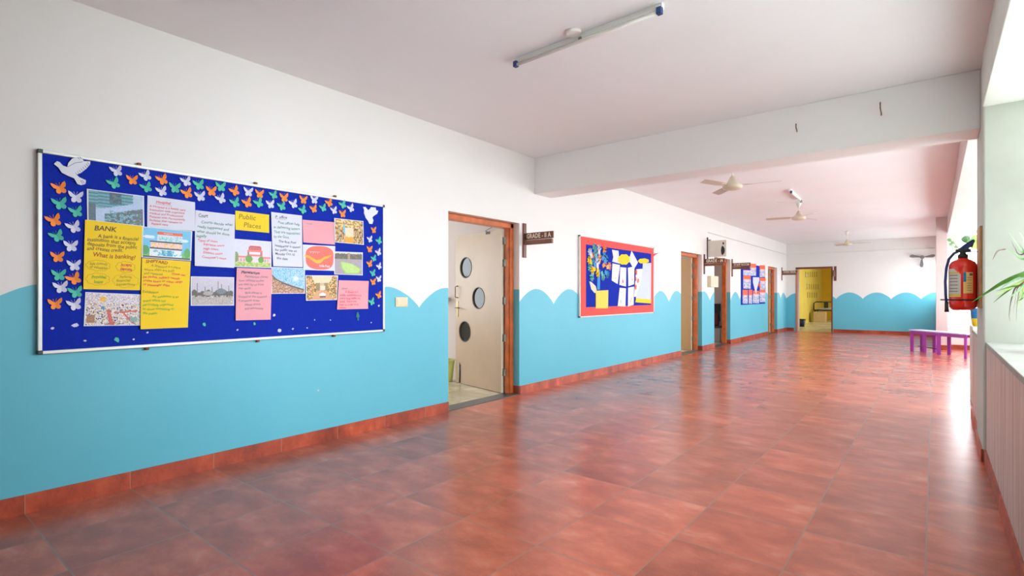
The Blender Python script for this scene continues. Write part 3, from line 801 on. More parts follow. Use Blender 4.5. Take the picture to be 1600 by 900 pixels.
photo([(130.7,457.4),(218,460.8),(216.6,509),(127.5,510.5)], .004, 'crowded fairground picture with red paths, bottom left of the papers', pic_expo())
s = note([(301.7,329),(363.4,335.7),(361.4,418.4),(299.7,415.6)], .010, 'tall white sheet headed Court in green and red handwriting', PW)
s.text([('Court', .07, .11, .09, .24)], ink_blk, 'heading')
s.text([('Courts decide what', .14, .22, .07, .8), ('really happened and', .05, .31, .07, .8), ('what should be done', .04, .4, .07, .82), ('legally', .03, .48, .07, .28)], ink_grn)
s.text([('Types of court', .06, .55, .06, .5), ('Supreme court', .2, .62, .06, .55), ('High court', .2, .695, .06, .4), ('District court', .2, .77, .06, .5), ("Consumer's court", .17, .85, .06, .62)], ink_red)
s = note([(364.7,329),(417.4,335),(417.4,363.3),(364.7,358.8)], .005, 'small yellow card reading Public Places', PY, .002)
s.text([('Public', .08, .4, .38, .58), ('Places', .22, .82, .38, .58)], ink_olive, 'lettering', bold=.01)
photo([(363,372.8),(421,376.8),(420.5,418.4),(362,416.7)], .004, 'picture of a red and white court building behind round trees', pic_court())
s = note([(420,330.6),(468.8,335.7),(469.6,416.5),(423,415.3)], .008, 'tall white sheet about post offices in dark green handwriting', PW)
s.text([('P. office', .12, .1, .075, .38)], ink_blk, 'heading'); s.strokes([[(.12, .115), (.48, .12)]], .0015, ink_blk)
s.text([('Post offices help', .2, .2, .07, .72), ('in delivering letters', .06, .29, .07, .86), ('They are maintained', .06, .38, .07, .86), ('by the Govt.', .06, .465, .07, .5), ], ink_grn)
s.text([('The first Post', .2, .555, .065, .7), ('headquarter is opened', .08, .635, .065, .85), ('for public use on', .08, .71, .065, .76), ('Monday Oct 10', .08, .785, .065, .65), ('this date', .12, .87, .065, .4)], ink_blk)
s = note([(365.2,418.2),(421,420),(418.3,499.2),(363.2,500.8)], .012, 'tall pink sheet headed Planetarium', PP)
s.text([('Planetarium', .12, .105, .075, .6)], ink_blk, 'heading', bold=.03)
s.text([('Planetarium shows', .22, .18, .06, .66), ('how celestial bodies', .06, .255, .06, .85), ('are seen by us from', .06, .33, .06, .86), ('our earth', .06, .405, .06, .5), ('Birla planet is', .24, .49, .06, .58), ('located at the museum', .06, .565, .06, .88), ('it presents under', .06, .64, .06, .68), ('planet shows', .24, .715, .06, .45), ('and astronomy', .24, .79, .06, .62)], ink_grey)
photo([(420.4,416.5),(473.7,418),(473.2,458),(419.6,458.8)], .006, 'picture of a planetarium dome glowing blue above an audience', pic_planet())
photo([(294,432),(362,433),(361.6,477.3),(293.7,477.9)], .004, 'grey harbour photo of ships and masts', pic_ship())
s = note([(469.8,342),(521,345.6),(521.3,380.7),(471,377.6)], .005, 'plain pink sheet with very faint writing beside the post office sheet', PP)
s.text([('Post Office', .12, .18, .06, .26)], ink_grey)
photo([(519.5,339),(566,343.3),(566.7,380.7),(520.4,377)], .009, 'golden library interior photo, top right of the papers', pic_library())
s = photo([(470,381),(521.3,383),(520.4,422),(470.7,420.7)], .005, 'white sheet with a red round emblem crossed by a yellow wing', Pic(2, 2, (214, 222, 246)))
def supel(): return [(.52+.44*(abs(cos(t))**.8)*(1 if cos(t) > 0 else -1), .5+.47*(abs(sin(t))**.6)*(1 if sin(t) > 0 else -1)) for t in [2*pi*i/40 for i in range(40)]]
s.patch(supel(), mat('emblem_red', (246, 110, 92), .5), 'red_emblem', .001)
b_ = B(); yl = mat('emblem_yellow', (252, 180, 40), .5)
wing = [((.06, .42), (.16, .42), (.26, .53)), ((.26, .53), (.34, .6), (.42, .64)), ((.42, .64), (.56, .62), (.64, .5)), ((.64, .5), (.76, .42), (.92, .34))]
up_ = [(.04, .4), (.18, .42), (.30, .52), (.42, .6), (.54, .56), (.66, .45), (.8, .4), (.93, .34)]; lo_ = [(.07, .49), (.18, .52), (.30, .64), (.42, .74), (.54, .7), (.66, .55), (.78, .5), (.9, .38)]
for i in range(len(up_)-1): b_.add([s.P(*lo_[i], .0016), s.P(*lo_[i+1], .0016), s.P(*up_[i+1], .0016), s.P(*up_[i], .0016)], [(0, 1, 2, 3)], yl)
b_.build('yellow_wing', s.o)
s.text([('India Post', .50, .86, .13, .34)], PW, 'printed_word', bold=.02, shear=0, up=.0022); s.strokes([[(.2, .27), (.52, .27)], [(.24, .27), (.24, .33)], [(.31, .27), (.31, .34)], [(.38, .27), (.38, .32)], [(.45, .27), (.45, .34)]], .003, PW, 'printed_script', up=.0022)
photo([(519.5,391.3),(565.2,392.6),(565.2,428.7),(520,427.4)], .005, 'photo of a pale green sports field between stands', pic_field())
photo([(474.2,429.2),(525.4,429.2),(524,467.8),(474.6,469.2)], .008, 'photo of a long museum hall with a white bench', pic_hall())
s = note([(526.7,436.7),(573.8,437.6),(573.2,481.5),(523.6,482.9)], .012, 'pink sheet with red handwriting, lowest on the right', PP)
s.text([('Library', .1, .3, .08, .4)], ink_grey); s.strokes([[(.08, .33), (.5, .34)]], .0015, ink_grey)
s.text([('A library is a', .22, .43, .1, .55), ('public institution is a', .06, .54, .1, .84), ('store long walks on', .06, .65, .1, .76), ('quiet. There are', .06, .76, .1, .8), ('kept in order in it', .06, .87, .1, .72), ('shelves', .06, .97, .09, .3)], ink_red)

# --- cut paper butterflies
PO = paper_mat('orange', (252, 148, 66)); PG = paper_mat('green', (84, 196, 168)); PWB = paper_mat('pale_lilac', (214, 218, 240))
half = [(0, -.36), (.1, -.5), (.26, -.52), (.38, -.4), (.38, -.2), (.27, -.06), (.46, .06), (.56, .3), (.56, .56), (.36, .46), (.16, .26), (.05, .14), (0, .16)]
def butterfly_mesh(m, nm):
    b = B(); th = .001
    for sx in (-1, 1):
        n = len(half); lift = lambda x: .022*abs(x)**1.1
        vs = [(sx*x*.1, y*.1, lift(x)*1.0+k*th) for k in (0, 1) for x, y in half]
        ft = tuple(range(n, 2*n)); fb = tuple(range(n))[::-1]
        if sx < 0: ft = ft[::-1]; fb = fb[::-1]
        fs = [ft, fb]+[((i, (i+1) % n, (i+1) % n+n, i+n) if sx > 0 else ((i+1) % n, i, i+n, (i+1) % n+n)) for i in range(n)]
        b.add(vs, fs, m)
        a = [(.01, .12), (.035, .13), (.14, .46), (.17, .5), (.13, .5)]
        vs = [(sx*x*.1, y*.1, k*th+.001) for k in (0, 1) for x, y in a]; n = 5
        ft = tuple(range(n, 2*n)); fb = tuple(range(n))[::-1]
        if sx < 0: ft = ft[::-1]; fb = fb[::-1]
        b.add(vs, [ft, fb], m)
    o = b.build(nm); me = o.data; bpy.data.objects.remove(o); return me
BM = {'o': butterfly_mesh(PO, 'paper_butterfly'), 'g': butterfly_mesh(PG, 'paper_butterfly'), 'w': butterfly_mesh(PWB, 'paper_butterfly')}
c1 = lambda X, Y: (40+X/5.293, 220+Y/5.293); c2 = lambda X, Y: (320+X/5.293, 240+Y/5.293); c3 = lambda X, Y: (40+X/5.293, 390+Y/5.293); c4 = lambda X, Y: (320+X/5.293, 390+Y/5.293)
TOP = [('w', c1(748,265)), ('o', c1(875,335)), ('w', c1(985,300)), ('o', c1(1120,330)), ('g', c1(725,365)), ('g', c1(990,395)), ('w', c1(1115,425)), ('g', c1(1222,395)), ('w', c1(1315,342)), ('g', c1(1420,368)), ('o', c1(1322,438)), ('w', c1(1430,462)),
 ('o', c2(40,312)), ('g', c2(118,275)), ('w', c2(118,375)), ('o', c2(232,310)), ('g', c2(235,405)), ('w', c2(345,315)), ('o', c2(335,405)), ('o', c2(438,330)), ('g', c2(430,405)), ('w', c2(528,415)), ('g', c2(555,338)), ('o', c2(642,358)), ('g', c2(622,430)), ('w', c2(720,410)), ('o', c2(802,375)), ('g', c2(797,458)), ('w', c2(893,372)), ('o', c2(888,450)), ('g', c2(967,440)), ('o', c2(1018,398)), ('w', c2(1058,460)), ('g', c2(1132,410)), ('o', c2(1130,487)), ('w', c2(1200,440))]
LEFT = [('o', c1(285,408)), ('w', c1(415,480)), ('g', c1(285,535)), ('g', c1(415,600)), ('o', c1(235,672)), ('w', c1(395,725)), ('g', c1(258,800)), ('w', c1(370,880)), ('o', c3(260,70)), ('w', c3(393,138)), ('g', c3(268,218)), ('o', c3(392,248)), ('w', c3(283,318)), ('g', c3(403,358)), ('o', c3(235,455)), ('w', c3(392,460))]
RIGHT = [('o', c2(1392,620)), ('w', c2(1360,697)), ('g', c2(1437,710)), ('o', c2(1358,780)), ('w', c2(1432,805)), ('g', c4(1393,62)), ('o', c4(1358,108)), ('w', c4(1438,128)), ('g', c4(1385,185)), ('w', c4(1435,233)), ('o', c4(1388,258)), ('o', c4(1435,370)), ('g', c4(1375,425))]
ORD = ['first', 'second', 'third', 'fourth', 'fifth', 'sixth', 'seventh', 'eighth', 'ninth', 'tenth', 'eleventh', 'twelfth', 'thirteenth', 'fourteenth', 'fifteenth']
CN_ = {'o': 'orange', 'g': 'green', 'w': 'white'}
for lst, where, frm, key in ((TOP, "along the large board's top border", 'from the left', 0), (LEFT, "down the large board's left border", 'from the top', 1), (RIGHT, "down the large board's right border", 'from the top', 1)):
    cnt = {'o': 0, 'g': 0, 'w': 0}
    for k, p in sorted(lst, key=lambda e: e[1][key]):
        y, z = BD1.h(*p)
        o = bpy.data.objects.new('paper_butterfly', BM[k]); COL.objects.link(o)
        sc = random.uniform(.86, .98)*(.66 if lst is RIGHT else .72)
        o.matrix_world = wall_matrix(BD1.x+.0025, y, z) @ Matrix.Rotation(math.radians(random.uniform(2, 34)), 4, 'Z') @ Matrix.Scale(sc, 4)
        tag(o, '%s cut paper butterfly, %s %s one %s' % (CN_[k], ORD[cnt[k]], CN_[k], frm+' '+where), 'paper butterfly', 'paper butterflies on the large board')
        cnt[k] += 1
# doves
def dove(pts, lab, n0, feather, eye):
    q = [BD1.h(*p) for p in pts]; cx = sum(p[0] for p in q)/len(q); cz = sum(p[1] for p in q)/len(q)
    b = B().prism([(a-cx, c_-cz) for a, c_ in q][::-1], 0, .003, paper_mat('dove_white', (228, 232, 242)))
    o = b.build('paper_dove', M=wall_matrix(BD1.x+n0, cx, cz)); tag(o, lab, 'paper dove')
    f = B()
    for a, c_ in feather:
        A_ = Vector(BD1.h(*a)+(0,)); C_ = Vector(BD1.h(*c_)+(0,)); A_ -= Vector((cx, cz, 0)); C_ -= Vector((cx, cz, 0)); A_.z = C_.z = .0036
        nrm = Vector((-(C_-A_).y, (C_-A_).x, 0)).normalized()*.0013; f.add([A_-nrm, C_-nrm, C_+nrm, A_+nrm], [(0, 1, 2, 3)], ink_blk)
    if feather: f.build('feather_lines', o)
dv = [(238,215),(262,193),(285,200),(310,228),(345,240),(355,205),(385,170),(450,148),(468,150),(470,175),(480,190),(532,190),(530,215),(500,250),(455,285),(420,300),(440,320),(495,345),(490,375),(455,385),(425,375),(400,330),(350,310),(300,285),(275,245)]
dove([c1(*p) for p in dv], 'large white paper dove flying at the top left corner of the large board', .0115,
     [(c1(a, b_), c1(a+14, b_+18)) for a, b_ in ((410, 285), (425, 272), (440, 262), (455, 250), (470, 238), (485, 225), (498, 212), (508, 200))]+[(c1(345, 240), c1(410, 205)), (c1(410, 205), c1(470, 195)), (c1(430, 160), c1(445, 175)), (c1(445, 155), c1(460, 172)), (c1(450, 345), c1(470, 375)), (c1(462, 345), c1(485, 372)), (c1(255, 205), c1(262, 207))], None)
dv = [(1302,430),(1322,428),(1345,455),(1360,445),(1370,430),(1408,432),(1412,455),(1430,460),(1420,485),(1395,500),(1380,515),(1390,540),(1380,570),(1355,568),(1345,545),(1325,520),(1310,480),(1312,455)]
dove([c2(*p) for p in dv], 'small white paper dove at the top right corner of the large board', .004, [], None)
# scraps of paper still glued on the felt
for k, (x, y, sz) in enumerate([c3(397,632)+(5,), c3(210,656)+(3,), c3(735,750)+(5,), c3(472,758)+(2.4,), c3(985,690)+(2.2,), c3(1457,620)+(4,), c3(872,745)+(2,), c4(557,540)+(3.4,), c4(392,612)+(3.6,), c4(600,668)+(5,), c4(712,655)+(3,), c4(895,580)+(2,), c4(833,647)+(2,), c4(248,665)+(2.2,), c4(1437,458)+(3.6,), c4(1028,580)+(1.8,), c4(1373,600)+(2,)]):
    y_, z_ = BD1.h(x, y); r = sz*.0034
    poly = [(r*random.uniform(.6, 1.1)*cos(t)*1.3, r*random.uniform(.6, 1.1)*sin(t)) for t in [2*pi*i/6 for i in range(6)]]
    o = B().prism(poly, 0, .0012, PWB if k not in (5, 8, 2) else PG).build('paper_scrap', M=wall_matrix(BD1.x+.0006, y_, z_) @ Matrix.Rotation(k, 4, 'Z'))
    tag(o, ['torn white paper scrap stuck on the bare lower part of the large board', 'torn green paper scrap stuck on the bare lower part of the large board'][k in (5, 8, 2)], 'paper scrap', 'paper scraps on the large board')
y_, z_ = BD1.h(*c4(1257, 550))
o = B().prism([(-.012, .04), (.004, .045), (.014, .02), (.022, .0), (.01, -.01), (.012, -.04), (-.006, -.035), (-.004, -.012), (-.02, 0)][::-1], 0, .006, mat('teal_paper', (30, 120, 130), .6)).build('paper_scrap', M=wall_matrix(BD1.x+.001, y_, z_)); tag(o, 'crumpled teal paper scrap near the lower right corner of the large board', 'paper scrap')

# --- second board (red border)
BD2 = Board([(905.3, 366), (1021.6, 387.6), (1021.6, 489), (905.3, 496)], .028)
d6 = lambda X, Y: (880+X/5.622, 350+Y/5.622)
bd2_root = frame_board(BD2, 'bulletin_board', 'bulletin board with a wide red border and a tree of paper hands', 'bulletin board', M_felt, .018, .028)
inq = BD2.quad([d6(200, 172), d6(775, 268), d6(770, 700), d6(198, 745)])
iy0 = (inq[0].x+inq[3].x)/2; iy1 = (inq[1].x+inq[2].x)/2; iz1 = (inq[0].y+inq[1].y)/2; iz0 = (inq[2].y+inq[3].y)/2
b_ = B(); x0, x1 = BD2.x+.0005, BD2.x+.003; e = .019
b_.box(x0, x1, BD2.y0+e, BD2.y1-e, iz1, BD2.z1-e, M_redborder); b_.box(x0, x1, BD2.y0+e, BD2.y1-e, BD2.z0+e, iz0, M_redborder)
b_.box(x0, x1, BD2.y0+e, iy0, iz0, iz1, M_redborder); b_.box(x0, x1, iy1, BD2.y1-e, iz0, iz1, M_redborder)
bord = b_.build('paper_border', bd2_root); bord.matrix_parent_inverse = Matrix.Translation(-bd2_root.location)
pt = BD2.h(*d6(785, 270))
b_ = B(); b_.add([(0, -.01, 0), (0.02, .06, .02), (.06, .16, .03), (.05, .22, .05), (.02, .1, 0), (0, .02, -.05)], [(0, 1, 4, 5), (1, 2, 3, 4), (5, 4, 1, 0), (4, 3, 2, 1)], M_redborder)
o = b_.build('peeling_strip', bord, loc=(BD2.x+.008, pt[0], pt[1]))
def cut(bd, conv, pts, n0, m, name, lab, cat='paper cutout', group=None, th=.002):
    q = [bd.h(*conv(*p)) for p in pts]; cx = sum(p[0] for p in q)/len(q); cz = sum(p[1] for p in q)/len(q)
    o = B().prism([(a-cx, c_-cz) for a, c_ in q][::-1], 0, th, m).build(name, M=wall_matrix(bd.x+n0, cx, cz)); tag(o, lab, cat, group); return o
PYC = paper_mat('deep_yellow', (252, 208, 24)); PSK = paper_mat('sky_blue', (60, 150, 215)); PT = paper_mat('teal', (100, 185, 190)); PPCH = paper_mat('peach', (250, 170, 120)); PRO = paper_mat('red_orange', (248, 96, 40))
cut(BD2, d6, [(303, 400), (325, 400), (322, 575), (298, 575)], .003, PSK, 'paper_strut', 'blue paper stem holding up the tree of hands')
# each hand: palm and five fingers
def hand_poly(ang, L):
    out = []
    tips = [(-62, .55), (-32, .95), (-8, 1.0), (16, .95), (44, .72)]
    pts = [(-.2, -.45), (-.26, -.1)]
    for i, (a, l) in enumerate(tips):
        a = math.radians(a); d = Vector((sin(a), cos(a))); n_ = Vector((d.y, -d.x))*.085; base = Vector((.26*sin(a), .08+.1*cos(a)))
        pts += [tuple(base-n_), tuple(base+d*(l*.5)-n_*.9), tuple(base+d*(l*.58)), tuple(base+d*(l*.5)+n_*.9), tuple(base+n_)]
    pts += [(.26, -.1), (.2, -.45)]
    ca, sa = cos(ang), sin(ang)
    return [((x*ca-y*sa)*L, (x*sa+y*ca)*L) for x, y in pts]
hands = [((278, 225), PT, 10), ((315, 235), PWB, -5), ((358, 240), PO, -35), ((240, 260), PWB, 35), ((262, 300), PPCH, 20), ((350, 290), PSK, -50), ((318, 315), PPCH, -20), ((238, 325), PYC, 60), ((360, 355), PO, -60), ((395, 375), PPCH, -80), ((298, 350), PWB, 0), ((265, 395), PYC, 100), ((300, 410), PYC, 175), ((245, 380), PT, 80), ((375, 430), PSK, -120), ((345, 445), PT, -150), ((255, 445), PT, 150), ((370, 320), PSK, -40), ((285, 270), PT, 0), ((272, 345), PSK, 30)]
cols = {id(PT): 'teal', id(PWB): 'white', id(PO): 'orange', id(PPCH): 'peach', id(PSK): 'blue', id(PYC): 'yellow'}
cnt = {}
for i, (p, m, a) in enumerate(sorted(hands, key=lambda e: e[0][1])):
    y, z = BD2.h(*d6(*p)); n_ = cols[id(m)]; cnt[n_] = cnt.get(n_, 0)+1
    o = B().prism(hand_poly(math.radians(a), .15)[::-1], 0, .0015, m).build('paper_hand', M=wall_matrix(BD2.x+.004+.0016*(i % 6), y, z))
    tag(o, '%s %s paper hand from the top of the hand tree' % (ORD[cnt[n_]-1], n_), 'paper hand', 'paper hands of the tree')
cut(BD2, d6, [(285, 585), (395, 580), (392, 740), (285, 740)], .006, paper_mat('soft_yellow', (250, 214, 90)), 'note_card', 'square yellow card under the hand tree')
cut(BD2, d6, [(228, 500), (250, 510), (285, 545), (297, 600), (275, 605), (245, 570)], .004, paper_mat('cream', (232, 222, 190)), 'paper_leaf', 'cream paper leaf beside the yellow card')
strips = [([(428, 225), (485, 235), (490, 290), (500, 350), (430, 330), (440, 290)], 'upper left white paper strip on the red-bordered board'), ([(432, 345), (498, 360), (478, 528), (425, 495)], 'white strip just below the upper left strip'), ([(500, 378), (553, 385), (550, 550), (492, 535)], 'white strip with a small red drawing under the yellow cloud'), ([(568, 385), (625, 375), (622, 530), (572, 548)], 'white strip left of the orange hands'), ([(600, 235), (655, 340), (620, 400), (575, 320)], 'white kite-shaped paper beside the yellow cloud'), ([(495, 560), (550, 565), (545, 725), (478, 720)], 'lower left white strip in the middle of the red-bordered board'), ([(570, 560), (622, 550), (618, 710), (568, 725)], 'lower white strip right of its twin')]
for i, (q, lab) in enumerate(strips):
    cut(BD2, d6, q, .004+.001*(i % 3), PW, 'paper_strip', lab, group='white strips on the second board')
cut(BD2, d6, [(640, 400), (700, 395), (690, 500), (640, 640), (622, 640)], .004, PW, 'paper_strip', 'narrow white strip behind the orange hands', group='white strips on the second board')
cut(BD2, d6, [(698, 350), (770, 345), (768, 665), (635, 655), (690, 500)], .006, paper_mat('pale_blue', (200, 212, 232)), 'note_sheet', 'wide pale blue sheet at the right of the red-bordered board')
cut(BD2, d6, [(640, 652), (770, 665), (768, 700), (630, 688)], .009, PYC, 'paper_band', 'yellow paper band under the pale blue sheet')
cut(BD2, d6, cloud(532, 312, 52, 45, 8), .009, PYC, 'paper_cloud', 'large yellow paper cloud in the middle of the red-bordered board')
cut(BD2, d6, cloud(702, 328, 46, 22, 7), .010, PYC, 'paper_cloud', 'small yellow paper cloud above the pale blue sheet')
for i, (p, a, w_) in enumerate([((640, 425), 10, 1), ((635, 485), 15, .8), ((655, 500), -20, .9), ((635, 555), 5, .9)]):
    y, z = BD2.h(*d6(*p)); o = B().prism([(.035*w_*cos(t)*(1+.15*sin(5*t)), .055*w_*sin(t)) for t in [2*pi*k/20 for k in range(20)]], 0, .002, PRO).build('paper_petal', M=wall_matrix(BD2.x+.009, y, z) @ Matrix.Rotation(math.radians(a), 4, 'Z'))
    tag(o, 'red-orange paper petal, %s from the top beside the pale blue sheet' % ORD[i], 'paper petal', 'red-orange paper petals')
for i, (p, m, sx, sz, lab) in enumerate([((522, 505), PRO, .02, .035, 'small red paper apple on a white strip'), ((460, 475), PYC, .012, .012, 'tiny yellow dot on the left white strip'), ((605, 490), paper_mat('rose', (235, 120, 160)), .012, .02, 'small rose dot on the white strip'), ((590, 675), PYC, .016, .03, 'small yellow shape on the lower right strip'), ((505, 680), ink_grn, .008, .03, 'small dark green shape on the lower left strip'), ((597, 655), ink_grn, .006, .02, 'tiny green shape above the yellow one')]):
    y, z = BD2.h(*d6(*p)); o = B().prism([(sx*cos(t), sz*sin(t)) for t in [2*pi*k/14 for k in range(14)]], 0, .0015, m).build('paper_sticker', M=wall_matrix(BD2.x+.0085, y, z)); tag(o, lab, 'sticker')

# --- third board (blue with orange and grey collage)
BD3 = Board([(1158.5, 411.5), (1195.5, 416.5), (1195.5, 474), (1158.5, 477)], .02)
e3 = lambda X, Y: (1140+X/10.71, 400+Y/10.71)
b_ = B().box(XL+.002, BD3.x, BD3.y0, BD3.y1, BD3.z0, BD3.z1, M_felt); tag(b_.build('display_board'), 'far blue display board covered in orange and grey cutouts beyond the staff room sign', 'bulletin board')
PGY = paper_mat('grey_print', (190, 200, 225)); PGD = paper_mat('dark_print', (70, 84, 130))
def collage(x0, y0, x1, y1, cap, tail, lab):
    q = [e3(x0, y0), e3(x1, y0), e3(x1, y1), e3(x0, y1)]
    pic = Pic(14, 18, (195, 205, 228)); pic.noise(0, .35, 1, 1, [(70, 84, 140), (205, 212, 235), (150, 160, 190), (235, 236, 245), (60, 70, 110)], 9, -.2, x0)
    pic.rect(0, 0, 1, cap, (250, 98, 52)); pic.ell(.5, cap+.1, .3, .1, (235, 205, 205))
    s = Sheet(BD3, q, .003+random.random()*.003, 'collage_card', lab, 'card', PPH, 'collage cards on the far board', pic, curl=.002, border=.0)
for i, a in enumerate([(345, 130, 440, 330, .35, 0), (500, 150, 590, 350, .32, 0), (225, 240, 355, 330, .05, 0), (225, 335, 350, 550, .3, 0), (505, 360, 600, 560, .3, 0), (215, 570, 300, 800, .38, 0), (318, 565, 375, 800, .38, 0), (388, 580, 490, 790, .3, 0), (500, 560, 600, 770, .25, 0)]):
    collage(*a, ['orange-topped card at the top centre of the far board', 'orange-topped card at the top right of the far board', 'grey card at the upper left of the far board', 'orange-topped card at the middle left of the far board', 'orange-topped card at the middle right of the far board', 'orange-topped card at the bottom left of the far board', 'narrow orange-topped card second along the bottom of the far board', 'orange-topped card third along the bottom of the far board', 'orange-topped card at the bottom right of the far board'][i])
cut(BD3, e3, [(385, 355), (490, 355), (495, 400), (450, 560), (440, 640), (415, 560), (385, 440)], .008, PWB, 'paper_cutout', 'white tapering paper shape in the middle of the far board')
cut(BD3, e3, [(480, 480), (500, 440), (515, 520), (500, 540)], .009, PRO, 'paper_flame', 'small red paper shape beside the white tapering one')

# ================================================================= SIGNS on brackets
def bracket_sign(pxpost, ztop, zbot, text, lab, L=.5, n=0, bz=(2.15, 2.245), board=True):
    y = on_x(pxpost, 400, XL).y
    root = empty('door_sign', (XL, y, zbot), lab, 'sign', 'projecting wooden door signs')
    inv = Matrix.Translation(-root.location)
    def add(b, nm):
        o = b.build(nm, root); o.matrix_parent_inverse = inv; return o
    add(B().rbox(XL, XL+.022, y-.035, y+.035, zbot, ztop, M_signwood, .004), 'mounting_plate')
    add(B().rbox(XL+.02, XL+L, y-.012, y+.012, bz[0], bz[1], M_signwood, .003), 'name_board')
    add(B().rbox(XL+.02, XL+L-.012, y-.024, y+.018, bz[0]-.07, bz[0]-.006, M_signledge, .006), 'ledge')
    hgt = bz[1]-bz[0]
    vs, fs = text_geo(text, 1.0, .022, 0, 'CENTER', 1.02)
    wd = max(v.x for v in vs)-min(v.x for v in vs); k = min((L-.09)/wd, 10); kz = hgt*.92
    t = B().add([(XL+.022+(L-.02)/2+v.x*k, y-.0135, bz[0]+hgt*.2+v.y*kz) for v in vs], fs, paper_mat('sign_letters', (240, 234, 214)))
    add(t, 'lettering')
    return root
bracket_sign(818.5, 2.386, 1.905, 'GRADE - II A', 'wooden bracket sign reading GRADE - II A beside the nearest door')
bracket_sign(1100, 2.40, 1.90, 'GRADE - IA', 'wooden bracket sign reading GRADE - IA below the white figure sign', bz=(2.17, 2.28))
bracket_sign(1143.5, 2.40, 1.90, 'STAFF ROOM', 'wooden bracket sign reading STAFF ROOM', bz=(2.18, 2.285))
bracket_sign(1221.3, 2.42, 1.93, 'AUDIO VISUAL', 'farthest wooden bracket sign, next to the yellow room', bz=(2.20, 2.29), L=.52)
# sign on the far wall, end-on
r_ = empty('door_sign', (-2.86, YF, 1.9), 'dark bracket sign on the far wall right of the yellow room door, seen nearly end-on', 'sign', 'projecting wooden door signs')
for nm, b_ in (('mounting_plate', B().rbox(-.04, .04, -.02, 0, 0, .54, M_signwood, .004)), ('name_board', B().rbox(-.012, .012, -.5, -.02, .16, .38, M_signwood, .003)), ('lettering', B().box(-.0135, -.0125, -.42, -.1, .2, .32, paper_mat('sign_letters', 0)))):
    b_.build(nm, r_)

# projecting white sign with a dark figure
y = on_x(1102.5, 400, XL).y+.12
r_ = empty('restroom_sign', (XL, y, 2.32), 'white projecting board with a dark round-headed figure, above the GRADE - IA sign', 'sign')
B().rbox(0, .02, -.03, .03, -.08, .52, M_black, .003).build('mounting_plate', r_)
B().rbox(.02, .47, -.012, .012, .02, .43, mat('cream_sign_face', (226, 220, 208), .5, var=.02), .003).build('sign_panel', r_)
B().rbox(.02, .09, -.02, .02, .43, .46, M_steel, .003).build('bracket', r_)
f_ = B(); f_.prism([(.39+.045*cos(t), .17+.11*sin(t)*(1+.15*cos(3*t))) for t in [2*pi*k/24 for k in range(24)]], 0, .003, M_black, tf=lambda v: (v[0], -.013-v[2], v[1])); f_.prism([(.40+.018*cos(t), .345+.032*sin(t)) for t in [2*pi*k/16 for k in range(16)]], 0, .003, M_black, tf=lambda v: (v[0], -.013-v[2], v[1]))
f_.build('figure', r_)

# small wall items
def wall_plate(px0, py0, px1, py1, name, lab, cat, m, d=.012):
    A_ = on_x(px0, py0, XL); C_ = on_x(px1, py1, XL)
    r_ = empty(name, (XL, (A_.y+C_.y)/2, (A_.z+C_.z)/2), lab, cat); w_, h_ = (C_.y-A_.y)/2, (A_.z-C_.z)/2
    B().rbox(0, d, -w_, w_, -h_, h_, m, .004).build('cover_plate', r_)
    B().rbox(d, d+.004, -w_*.82, w_*.82, -h_*.7, h_*.7, m, .003).build('inner_panel', r_)
    return r_
wall_plate(617.5, 464.5, 636, 479, 'switch_plate', 'cream blank switch plate on the wavy blue paint edge beside the large board', 'switch plate', mat('cream_plastic', (240, 216, 176), .4))
r_ = wall_plate(1105.3, 431, 1117, 449, 'meter_box', 'cream electrical box on the wall below the GRADE - IA sign', 'electrical box', mat('beige_enamel', (222, 214, 184), .4), .09)
for k, (p, s_) in enumerate([((497, 610), 3.2)]):
    q = on_x(*p, XL); o = B().lathe([(.009, 0), (.007, .004)], M_whitepl, axis='X', n=12).build('wall_plug', loc=q); tag(o, 'small white wall plug low on the blue wall below the large board', 'wall plug')

# conduit along the left and far walls
cd = B(); za = 2.95; cd.tube([(XL+.012, 13.6, za+.02), (XL+.012, YF-.012, za), (XL+.04, YF-.012, za), (.0, YF-.012, za)], .011, M_whitepl, 8)
tag(cd.build('electrical_conduit'), 'thin white conduit running high along the left and far walls', 'conduit')

# ================================================================= CEILING THINGS
# near tube light
A_ = on_z(806, 98, ZC-.03); C_ = on_z(1036, 12, ZC-.03)
def tube_light(x0, x1, y0, y1, lab, lit=False):
    a = Vector((x0, y0, 0)); c_ = Vector((x1, y1, 0)); L = (c_-a).length; ang = math.atan2(y1-y0, x1-x0)
    r_ = empty('tube_light', ((x0+x1)/2, (y0+y1)/2, ZC), lab, 'tube light', rz=ang)
    B().rbox(-L/2, L/2, -.018, .022, -.04, 0, M_whitepl, .004).build('batten', r_)
    B().lathe([(.013, -L/2+.03), (.013, L/2-.03)], M_tube, (0, -.02, -.06), 16, axis='X').build('fluorescent_tube', r_)
    for s_ in (-1, 1): B().rbox(min(s_*(L/2-.035), s_*(L/2+.002)), max(s_*(L/2-.035), s_*(L/2+.002)), -.038, .0, -.078, -.03, M_bluecap, .005).build('lamp_holder', r_)
    B().rbox(-.012, .012, -.03, -.012, -.05, -.03, M_steel, .002).build('starter', r_)
    return r_
ym = (A_.y+C_.y)/2
tube_light(A_.x, C_.x, A_.y, C_.y, 'long unlit tube light on the near ceiling with blue end holders')
q = on_z(896, 51, ZC-.01)
o = B().lathe([(.052, -.022), (.058, -.012), (.058, 0)], M_whitepl, n=28).build('junction_box', loc=(q.x, q.y, ZC)); tag(o, 'round white junction box on the ceiling beside the near tube light', 'junction box')
tube_light(-2.10, -2.15, 10.9, 12.15, 'far tube light on the ceiling pointing at the second fan')
b_ = B().tube([(-2.6, 12.2, ZC-.006), (-2.25, 12.42, ZC-.006)], .006, M_whitepl, 6); tag(b_.build('ceiling_conduit'), 'short conduit on the ceiling beside the second fan', 'conduit')

